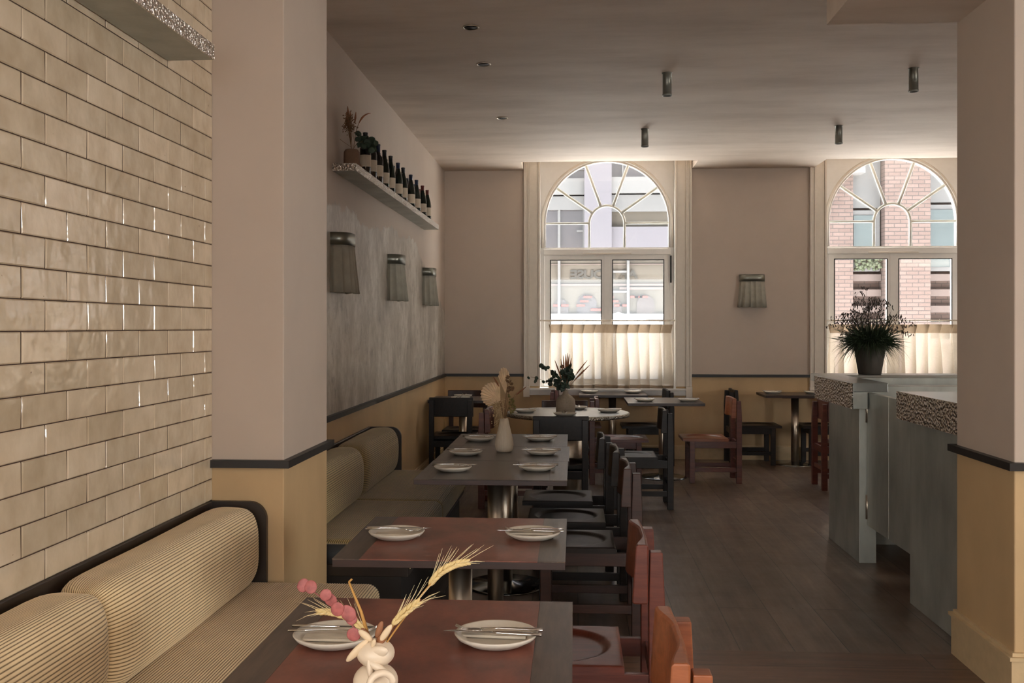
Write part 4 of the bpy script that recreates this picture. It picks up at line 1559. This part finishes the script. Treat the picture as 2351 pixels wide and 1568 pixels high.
def palm_fan(center, ang0, ang1, L_, n=15, y=0.0, sk=0.0):
    """pleated fan leaf"""
    vs, fs = [Vector(center)], []
    for i in range(2 * n + 1):
        a = math.radians(ang0 + (ang1 - ang0) * i / (2 * n))
        q = i / (2 * n)
        r_ = L_ * (0.72 + 0.30 * math.sin(PI * q) + sk * q) * (1.0 if i % 2 == 0 else 0.95)
        vs.append(Vector(center) + V(r_ * math.cos(a), y * r_ + (0.006 if i % 2 else -0.006), r_ * math.sin(a)))
    for i in range(1, 2 * n + 1):
        fs.append((0, i, i + 1))
    m_ = MB()
    m_.add(vs, fs, False)
    return m_


# pleats radiate from the stem foot
m_ = palm_fan((-0.022, 0.0, 0.290), 92, 205, 0.135, 13, 0.05, -0.15)
o = m_.build('palm_leaf', M['palm'], fl)
so = o.modifiers.new('thickness', 'SOLIDIFY')
so.thickness = 0.0012
m_ = palm_fan((0.005, 0.01, 0.330), 76, 112, 0.150, 6, 0.0)
o = m_.build('palm_leaf', M['palm'], fl)
so = o.modifiers.new('thickness', 'SOLIDIFY')
so.thickness = 0.0012
sm = MB()
for (x, z_, y) in ((-0.022, 0.29, 0), (0.005, 0.33, 0.01), (0.03, 0.36, 0.0), (0.04, 0.27, -0.005), (0.02, 0.40, 0), (-0.04, 0.33, 0.005), (0.055, 0.31, 0)):
    sm.tube(bez((0, 0, 0.15), (x * 0.3, y, 0.25), (x, y, z_), 6), 0.0014, 5)
sm.tube(bez((0.0, 0, 0.18), (0.04, 0, 0.30), (0.072, 0, 0.335), 8), 0.0010, 5)
sm.build('stems', M['dried'], fl)
bd = MB()
for (x, z_) in ((0.020, 0.425), (0.016, 0.405), (0.032, 0.395), (0.040, 0.382), (0.046, 0.366), (0.040, 0.352), (0.030, 0.370), (0.026, 0.345)):
    for q in range(5):
        bd.blob((x + R.uniform(-0.008, 0.008), R.uniform(-0.008, 0.008), z_ + R.uniform(-0.008, 0.008)), (0.006, 0.006, 0.006), (R.random(), R.random(), 1), 6, 5, 0.4)
bd.build('seed_heads', M['dried'], fl)
bd = MB()
for (x, z_) in ((0.030, 0.315), (0.042, 0.298), (0.052, 0.282), (0.050, 0.262), (0.058, 0.245), (0.040, 0.255), (0.030, 0.275), (0.045, 0.225)):
    for q in range(5):
        bd.blob((x + R.uniform(-0.009, 0.009), R.uniform(-0.008, 0.008), z_ + R.uniform(-0.009, 0.009)), (0.006, 0.006, 0.006), (R.random(), R.random(), 1), 6, 5, 0.4)
bd.build('olive_seed_heads', M['olive_bud'], fl)
fm = MB()
for q in range(150):
    x, y, z_ = R.gauss(-0.035, 0.022), R.uniform(-0.03, 0.03), R.uniform(0.14, 0.30)
    fm.blob((x, y, z_), (0.0028, 0.0028, 0.0034), (R.random(), R.random(), 1), 5, 4)
    if q % 3 == 0:
        fm.tube([(-0.004, 0, 0.17), ((x - 0.004) / 2, y / 2, (z_ + 0.2) / 2), (x, y, z_)], 0.0004, 3)
fo = fm.build('tiny_blossom', M['fluff'], fl)
fo['kind'] = 'stuff'
ft = MB()
ft.tube(bez((0.066, 0, 0.322), (0.10, 0, 0.350), (0.128, 0, 0.372), 8), [0.001, 0.0055, 0.007, 0.0075, 0.007, 0.006, 0.005, 0.003, 0.001], 8, 0.5)
ft.build('grass_plume', M['feather'], fl)
ft = MB()
ft.tube(bez((-0.030, 0, 0.37), (-0.045, 0, 0.40), (-0.065, 0, 0.43), 6), [0.002, 0.006, 0.007, 0.007, 0.006, 0.004, 0.001], 8, 0.6)
ft.build('grass_plume', M['feather'], fl)

# --- grey bottle vase on the round table
vx, vy = -0.072, 8.32
TR = 0.7425
t = thing('bottle_vase', 'squat grey stoneware bottle vase on the round table', 'vase', (vx, vy, TR))
MB().lathe([(0.0, 0.0), (0.076, 0.0), (0.080, 0.006), (0.080, 0.095), (0.074, 0.120), (0.052, 0.142), (0.028, 0.155), (0.022, 0.172), (0.024, 0.192), (0.019, 0.192), (0.017, 0.16), (0.0, 0.15)], (0, 0, 0), 48).build('body', M['stoneware'], t)
fl = thing('eucalyptus_bouquet', 'dark eucalyptus and russet grasses in the grey bottle vase', 'flowers', (vx, vy, TR))
sm, lf, pm = MB(), MB(), MB()


def roundleaf(mb_, c, r_, nrm):
    mb_.blob(c, (r_, r_ * 0.9, 0.0012), nrm, 10, 4, 0.15)


branches = [((-0.29, 0.02, 0.30), 12), ((-0.20, 0.0, 0.40), 12), ((-0.10, -0.02, 0.32), 10), ((-0.03, 0.02, 0.37), 16), ((0.03, 0.0, 0.40), 14), ((0.02, -0.03, 0.30), 10), ((-0.13, 0.03, 0.27), 10), ((-0.05, -0.03, 0.25), 10)]
for (tip, nl) in branches:
    tip = Vector(tip)
    path = bez((0, 0, 0.17), (tip.x * 0.35, tip.y, max(0.24, tip.z * 0.85)), tip, 12)
    sm.tube(path, 0.0016, 5)
    for q in range(nl):
        i = 3 + int((len(path) - 4) * q / max(1, nl - 1))
        c = path[i] + V(R.uniform(-0.02, 0.02), R.uniform(-0.02, 0.02), R.uniform(-0.02, 0.02))
        roundleaf(lf, c, R.uniform(0.014, 0.024), (R.uniform(-1, 1), R.uniform(-1.4, 1.4), R.uniform(-0.6, 0.6)))
for q in range(18):
    c = V(R.gauss(0.02, 0.018), R.uniform(-0.02, 0.02), R.uniform(0.28, 0.38))
    roundleaf(lf, c, R.uniform(0.018, 0.03), (R.uniform(-0.6, 0.6), 1, R.uniform(-0.6, 0.6)))
for (x, z_) in ((-0.09, 0.44), (-0.04, 0.45), (-0.02, 0.48), (0.0, 0.49), (0.015, 0.50), (0.03, 0.49), (-0.06, 0.36), (0.15, 0.44), (0.17, 0.40), (0.12, 0.36), (0.05, 0.46)):
    path = bez((0, 0, 0.18), (x * 0.45, 0.0, z_ * 0.7), (x + (0.03 if x > 0.1 else 0), 0, z_), 10)
    sm.tube(path[:7], 0.0012, 4)
    pm.tube(path[5:], [0.001, 0.005, 0.006, 0.0055, 0.004, 0.001], 8)
sm.build('stems', M['dried'], fl)
lf.build('leaves', M['leaf'], fl)
pm.build('grass_plumes', M['feather'], fl)

# ================================================================== METAL SHELVES AND BOTTLES
ws = thing('wall_shelf', 'long zinc shelf with a hammered front edge high on the plaster wall', 'shelf', (-1.45, 7.75, 2.395))
MB().box(0.002, 0.142, -1.815, 1.85, 0, 0.043).build('board', M['zinc'], ws)
MB().box(0.142, 0.146, -1.815, 1.85, 0.0, 0.044).build('hammered_edge', M['hammer_small'], ws, label='bright hammered metal front edge')
MB().box(0.002, 0.146, -1.819, -1.815, 0.0, 0.044).build('end_edge', M['hammer_small'], ws)
w2 = thing('wall_shelf', 'short view of a zinc shelf with hammered edge high on the tiled wall, top left', 'shelf', (-1.43, 2.2, 2.395))
MB().box(0.004, 0.166, -1.8, 1.24, 0, 0.05).build('board', M['zinc'], w2)
MB().box(0.166, 0.171, -1.8, 1.24, 0.0, 0.052).build('hammered_edge', M['hammer_small'], w2, label='bright hammered metal front edge')

SZ = 2.4395
protos = {}


def bottle(x, y, kind, foil, label, h=0.285):
    key = (kind, foil)
    if key not in protos:
        t = thing('wine_bottle', label, 'bottle', (x, y, SZ), 0, 'wine bottles on the shelf')
        if kind == 'slope':
            pr_ = [(0.0, 0.0), (0.033, 0.0), (0.036, 0.004), (0.036, 0.130), (0.031, 0.165), (0.0175, 0.215), (0.0145, 0.235), (0.0145, 0.272), (0.0, 0.272)]
            lab0 = 0.035
        else:
            pr_ = [(0.0, 0.0), (0.033, 0.0), (0.0355, 0.004), (0.0355, 0.165), (0.031, 0.185), (0.016, 0.203), (0.014, 0.22), (0.014, 0.272), (0.0, 0.272)]
            lab0 = 0.05
        MB().lathe(pr_, (0, 0, 0), 24).build('glass_body', M['bottle'] if kind == 'slope' else M['bottle_red'], t)
        MB().lathe([(0.0364, lab0), (0.0366, lab0 + 0.001), (0.0366, lab0 + 0.075), (0.0364, lab0 + 0.076)], (0, 0, 0), 24, False).build('paper_label', M['label'], t)
        MB().lathe([(0.0152, 0.222), (0.0152, 0.262), (0.0165, 0.264), (0.0165, 0.272), (0.0155, 0.274), (0.0, 0.2745)], (0, 0, 0), 20).build('foil_cap', M[foil], t)
        protos[key] = t
        return t
    return dup(protos[key], (x, y, SZ), 0, label, 'wine bottles on the shelf')


fr = [(6.40, 'straight', 'foil_black'), (6.60, 'straight', 'foil_black'), (6.82, 'straight', 'foil_blue'), (7.05, 'slope', 'foil_black'), (7.29, 'slope', 'foil_black'), (7.60, 'slope', 'foil_blue'), (7.83, 'slope', 'foil_black'), (8.20, 'slope', 'foil_blue'), (8.50, 'slope', 'foil_blue'), (8.84, 'slope', 'foil_red'), (9.13, 'slope', 'foil_red')]
ordn = ['first', 'second', 'third', 'fourth', 'fifth', 'sixth', 'seventh', 'eighth', 'ninth', 'tenth', 'eleventh']
cn = {'foil_black': 'black', 'foil_blue': 'navy', 'foil_red': 'oxblood', 'foil_gold': 'tan'}
for i, (y, kd, fo_) in enumerate(fr):
    bottle(-1.347, y, kd, fo_, 'wine bottle with %s foil, %s from the clay pot, front row of the shelf' % (cn[fo_], ordn[i]))
bk = [(6.80, 'straight', 'foil_black'), (7.18, 'slope', 'foil_black'), (7.46, 'slope', 'foil_black'), (7.76, 'slope', 'foil_black'), (8.08, 'slope', 'foil_gold'), (8.42, 'slope', 'foil_black'), (8.78, 'slope', 'foil_blue'), (9.08, 'slope', 'foil_red'), (9.34, 'slope', 'foil_red')]
for i, (y, kd, fo_) in enumerate(bk):
    bottle(-1.412, y - 0.02, kd, fo_, 'wine bottle with %s foil, %s from the clay pot, back row of the shelf' % (cn[fo_], ordn[i]))

t = thing('clay_pot', 'brown clay bottle pot at the near end of the bottle shelf', 'pot', (-1.375, 6.13, SZ))
MB().lathe([(0.0, 0.0), (0.060, 0.0), (0.064, 0.006), (0.058, 0.026), (0.050, 0.034), (0.049, 0.10), (0.040, 0.115), (0.034, 0.118), (0.03, 0.10), (0.0, 0.09)], (0, 0, 0), 36).build('body', M['brown_pot'], t)
fl = thing('shelf_bouquet', 'dried grasses, bobbles and eucalyptus in the clay pot on the shelf', 'dried flowers', (-1.375, 6.13, SZ))
sm, fz, lf, pm = MB(), MB(), MB(), MB()
for q in range(44):
    tip = V(R.gauss(-0.005, 0.014), R.gauss(-0.06, 0.03), R.uniform(0.24, 0.31))
    path = bez((0, -0.01, 0.10), (0.0, -0.03, 0.2), tip, 5)
    if q % 2 == 0:
        sm.tube(path, 0.0013, 4)
    for w_ in range(6):
        fz.blob(tip + V(R.gauss(0, 0.010), R.gauss(0, 0.012), R.gauss(0, 0.016)), (0.0035, 0.0035, 0.0045), (R.random(), R.random(), 1), 5, 4)
for (x, y, z_) in ((-0.01, -0.07, 0.37), (0.0, -0.045, 0.345), (-0.01, -0.10, 0.33), (0.03, -0.02, 0.345), (-0.005, -0.085, 0.30)):
    path = bez((0, 0, 0.10), (x * 0.5, y * 0.6, z_ * 0.6), (x, y, z_), 8)
    sm.tube(path[:7], 0.0011, 4)
    pm.tube([path[6], path[7], path[8]], [0.003, 0.007, 0.002], 8)
c5 = bez((0.01, 0.0, 0.10), (0.025, 0.0, 0.34), (0.115, 0.02, 0.345), 12)
sm.tube(c5[:7], 0.0018, 5)
pm.tube(c5[6:], [0.002, 0.005, 0.006, 0.005, 0.004, 0.003, 0.001], 8)
sm.tube([(0, -0.02, 0.13), (-0.02, -0.1, 0.14), (-0.04, -0.14, 0.155)], 0.0014, 4)
for q in range(24):
    u = q / 23
    c = V(0.02 + 0.115 * u + R.uniform(-0.01, 0.02), 0.0 + R.uniform(-0.05, 0.10), 0.19 - 0.06 * u + R.uniform(-0.03, 0.03))
    roundleaf(lf, c, R.uniform(0.018, 0.030), (R.uniform(-0.9, 0.9), -1, R.uniform(-0.9, 0.9)))
sm.tube(bez((0.0, 0, 0.10), (0.04, -0.01, 0.2), (0.11, -0.01, 0.14), 8), 0.0016, 5)
sm.build('stems', M['dried'], fl)
fz.build('fluffy_heads', M['dried'], fl)
lf.build('leaves', M['leaf'], fl)
pm.build('grass_plumes', M['feather'], fl)


# ================================================================== WALL LAMPS
def wall_lamp(label, loc, rz, group='pleated linen wall lamps'):
    """local: wall at y=0, lamp stands out along -y"""
    t = thing('wall_lamp', label, 'wall lamp', loc, rz, group)

    def outline(w_, d_, n=40, wav=0.0, ph=0, nw=7):
        pts = []
        for i in range(n + 1):
            u = i / n
            # path: back left -> front -> back right, rounded corners
            a = PI * u
            k = 3.2
            c_, s_ = -math.cos(a), math.sin(a)
            r_ = (abs(c_) ** k + abs(s_) ** k) ** (-1 / k)
            rr_ = 1 + wav * (1 - 2 * abs(math.sin(nw * PI * u + ph)) ** 0.6) if wav else 1.0
            pts.append((c_ * r_ * w_ / 2 * (1 + (rr_ - 1) * 0.4), -s_ * r_ * d_ * rr_))
        return pts
    # zinc band
    m_ = MB()
    ring = outline(0.275, 0.11)
    zs_ = [0.285, 0.36]
    n = len(ring)
    vs = [(x, y, z_) for z_ in zs_ for x, y in ring] + [(x * 0.97, y * 0.96, z_) for z_ in zs_ for x, y in ring]
    fs = []
    for i in range(n - 1):
        fs += [(i, i + 1, n + i + 1, n + i), (3 * n + i, 3 * n + i + 1, 2 * n + i + 1, 2 * n + i), (n + i, n + i + 1, 3 * n + i + 1, 3 * n + i), (2 * n + i, 2 * n + i + 1, i + 1, i)]
    m_.add(vs, fs, True)
    bnd = m_.build('metal_band', M['lamp_band'], t)
    # pleated skirt
    vs, fs = [], []
    nn = 96
    zl = [0.292, 0.25, 0.17, 0.08, 0.0]
    ph = R.uniform(0, 6)
    for j, z_ in enumerate(zl):
        q = 1 - z_ / 0.292
        pts = outline(0.262 + 0.045 * q, 0.102 + 0.02 * q, nn, 0.05 + 0.13 * q, ph, 8)
        vs += [(x, y, z_ + 0.003 * math.sin(i * 0.35)) for i, (x, y) in enumerate(pts)]
    for j in range(len(zl) - 1):
        for i in range(nn):
            a = j * (nn + 1) + i
            fs.append((a, a + 1, a + nn + 2, a + nn + 1))
    m_ = MB()
    m_.add(vs, fs, True)
    o = m_.build('pleated_shade', M['shade'], t)
    so = o.modifiers.new('thickness', 'SOLIDIFY')
    so.thickness = 0.003
    MB().box(-0.06, 0.06, -0.03, 0, 0.12, 0.30).build('wall_bracket', M['fixture'], t)
    return t


l0 = wall_lamp('pleated linen wall lamp nearest the pier on the bare plaster', (XL, 6.02, 1.665), PI / 2)
dup(l0, (XL, 7.85, 1.665), PI / 2, 'pleated linen wall lamp, middle one of the row on the bare plaster')
dup(l0, (XL, 9.65, 1.665), PI / 2, 'pleated linen wall lamp farthest along the left wall')
dup(l0, (1.945, YF, 1.670), 0, 'pleated linen wall lamp on the far wall between the two windows')

# ================================================================== CEILING LIGHTS
t0 = None
for (x, y, w_) in ((0.635, 6.92, 'left of the near pair'), (2.28, 6.90, 'right of the near pair, above the counter'), (0.62, 8.87, 'left of the pair nearer the windows'), (2.285, 8.83, 'right of the pair nearer the windows')):
    lb = 'grey metal tube spotlight on the ceiling, ' + w_
    if t0 is None:
        t0 = thing('ceiling_spotlight', lb, 'ceiling light', (x, y, ZC), 0, 'tube spotlights on the ceiling')
        MB().lathe([(0.0, 0.0), (0.036, 0.0), (0.036, -0.004), (0.031, -0.006), (0.031, -0.145), (0.033, -0.147), (0.033, -0.158), (0.027, -0.158), (0.026, -0.14), (0.0, -0.14)], (0, 0, 0), 28).build('tube', M['fixture'], t0)
        MB().lathe([(0.0, -0.139), (0.0255, -0.139), (0.0255, -0.1405), (0.0, -0.1405)], (0, 0, 0), 24).build('lens', M['void'], t0)
    else:
        dup(t0, (x, y, ZC), 0, lb)
t0 = None
for (y, w_) in ((5.79, 'nearest of the three'), (6.61, 'middle of the three'), (8.32, 'farthest of the three')):
    lb = 'round recessed ceiling light, ' + w_ + ' along the left'
    if t0 is None:
        t0 = thing('recessed_light', lb, 'ceiling light', (-0.60, y, ZC), 0, 'recessed lights')
        MB().lathe([(0.036, 0.0), (0.048, -0.0), (0.050, -0.004), (0.044, -0.007), (0.038, -0.002), (0.036, 0.0)], (0, 0, 0), 36, False).build('trim_ring', M['steel'], t0)
        MB().lathe([(0.0, -0.001), (0.040, -0.001), (0.040, -0.003), (0.0, -0.003)], (0, 0, 0), 32).build('lens', M['void'], t0)
    else:
        dup(t0, (-0.60, y, ZC), 0, lb)

# ================================================================== THE BAR
bc = thing('bar_counter', 'grey zinc bar counter with a hammered edge, carrying the potted grass', 'counter', (1.75, 6.9, 0))


def bpart(name, mat, b, bev=0.003, parent=None, lab=None, off=(1.75, 6.9)):
    o = MB().box(b[0] - off[0], b[1] - off[0], b[2] - off[1], b[3] - off[1], b[4], b[5]).build(name, mat, parent, bev, lab)
    return o


bpart('body', M['zinc'], (1.757, 1.86, 6.31, 7.05, 0, 1.02), parent=bc)
bpart('back_body', M['zinc'], (1.86, 4.6, 6.85, 7.05, 0, 1.06), parent=bc)
bpart('apron', M['zinc'], (1.707, 1.795, 6.258, 7.22, 0.955, 1.0595), parent=bc)
bpart('hammered_edge', M['hammer'], (1.700, 1.707, 6.262, 7.225, 0.955, 1.112), 0.001, bc, 'bright hammered metal front edge')
bpart('top', M['zinc_top'], (1.707, 1.915, 6.255, 7.26, 1.06, 1.116), parent=bc)
bpart('back_top', M['zinc_top'], (1.75, 4.7, 7.26, 7.56, 1.06, 1.116), parent=bc)
bpart('back_apron', M['zinc'], (1.915, 4.7, 7.20, 7.258, 1.03, 1.10), parent=bc)
for z_ in (0.35, 0.945):
    o = MB().tube([(1.80 - 1.75, 6.295 - 6.9, z_ - 0.075), (1.80 - 1.75, 6.295 - 6.9, z_ + 0.075)], 0.009, 10).build('hinge', M['steel'], bc)
gd = thing('bar_gate', 'pair of plain zinc gate panels hung between the two counters', 'gate', (1.80, 5.95, 0))
for (a, b) in ((5.875, 6.295), (5.44, 5.871)):
    MB().box(0, 0.03, a - 5.95, b - 5.95, 0.237, 1.055).build('panel', M['zinc'], gd, 0.003)
b2 = thing('bar_counter', 'near zinc bar counter with hammered edge, half hidden by the right pier', 'counter', (1.77, 5.0, 0))
MB().box(0.0, 0.62, -0.40, 0.415, 0, 0.99).build('body', M['zinc'], b2, 0.003)
MB().box(-0.062, 0.70, -0.42, 0.41, 0.98, 1.118).build('top', M['zinc_top'], b2, 0.003)
MB().box(-0.070, -0.0625, -0.42, 0.415, 0.975, 1.119).build('hammered_edge', M['hammer'], b2, 0.001, label='bright hammered metal front edge')
# cabinet behind the gate
cb = thing('bar_fridge', 'black undercounter cabinet with thin legs behind the bar gate', 'cabinet', (2.5, 6.2, 0))
MB().box(-0.28, 0.4, -0.45, 0.45, 0.12, 0.86).build('body', M['plinth'], cb, 0.004)
for (x, y) in ((-0.25, -0.42), (-0.25, 0.42), (0.37, -0.42), (0.37, 0.42)):
    MB().lathe([(0.02, 0), (0.02, 0.12)], (x, y, 0), 12).build('leg', M['fixture'], cb)

# potted grass on the bar
px_, py_, pz_ = 2.135, 7.40, 1.1165
t = thing('plant_pot', 'dark tapered stone planter on the bar counter', 'plant pot', (px_, py_, pz_))
m_ = MB()
m_.lathe([(0.0, 0.0), (0.078, 0.0), (0.082, 0.004), (0.116, 0.205), (0.112, 0.207), (0.10, 0.19), (0.0, 0.185)], (0, 0, 0), 12)
po = m_.build('pot', M['dark_pot'], t)
gp = thing('potted_grass', 'arching dark green grass with dangling seed heads in the dark planter', 'plant', (px_, py_, pz_ + 0.185))
gm = MB()
for q in range(2600):
    a = R.uniform(0, 2 * PI)
    el = R.uniform(0.3, 1.5)
    L_ = R.uniform(0.10, 0.30) * (0.75 + 0.35 * math.sin(el))
    b_ = V(math.cos(a) * R.uniform(0, 0.09), math.sin(a) * R.uniform(0, 0.09), R.uniform(0, 0.05))
    d = V(math.cos(a) * math.cos(el), math.sin(a) * math.cos(el), math.sin(el))
    gm.blade(b_, d, L_, R.uniform(0.003, 0.0065), R.uniform(0.15, 1.2), 4)
go = gm.build('grass_blades', M['grass'], gp)
go['kind'] = 'stuff'
sd, ss = MB(), MB()
for q in range(64):
    a = R.uniform(0, 2 * PI)
    rad = R.uniform(0.03, 0.34)
    hz = R.uniform(0.20, 0.42) * (1.12 - rad * 2.0)
    tip = V(math.cos(a) * rad, math.sin(a) * rad * 0.8, max(0.02, hz))
    path = bez((0, 0, 0.03), (tip.x * 0.35, tip.y * 0.35, tip.z * 1.25 + 0.04), tip, 9)
    ss.tube(path, 0.0008, 4)
    for w_ in range(8):
        c = path[-1 - (w_ % 4)] + V(R.uniform(-0.022, 0.022), R.uniform(-0.012, 0.012), R.uniform(-0.024, 0.012))
        sd.blob(c, (0.0034, 0.0015, R.uniform(0.008, 0.013)), (R.uniform(-0.7, 0.7), 0, 1), 6, 5)
ss.build('seed_stalks', M['seed'], gp)
so_ = sd.build('seed_heads', M['seed'], gp)
so_['kind'] = 'stuff'
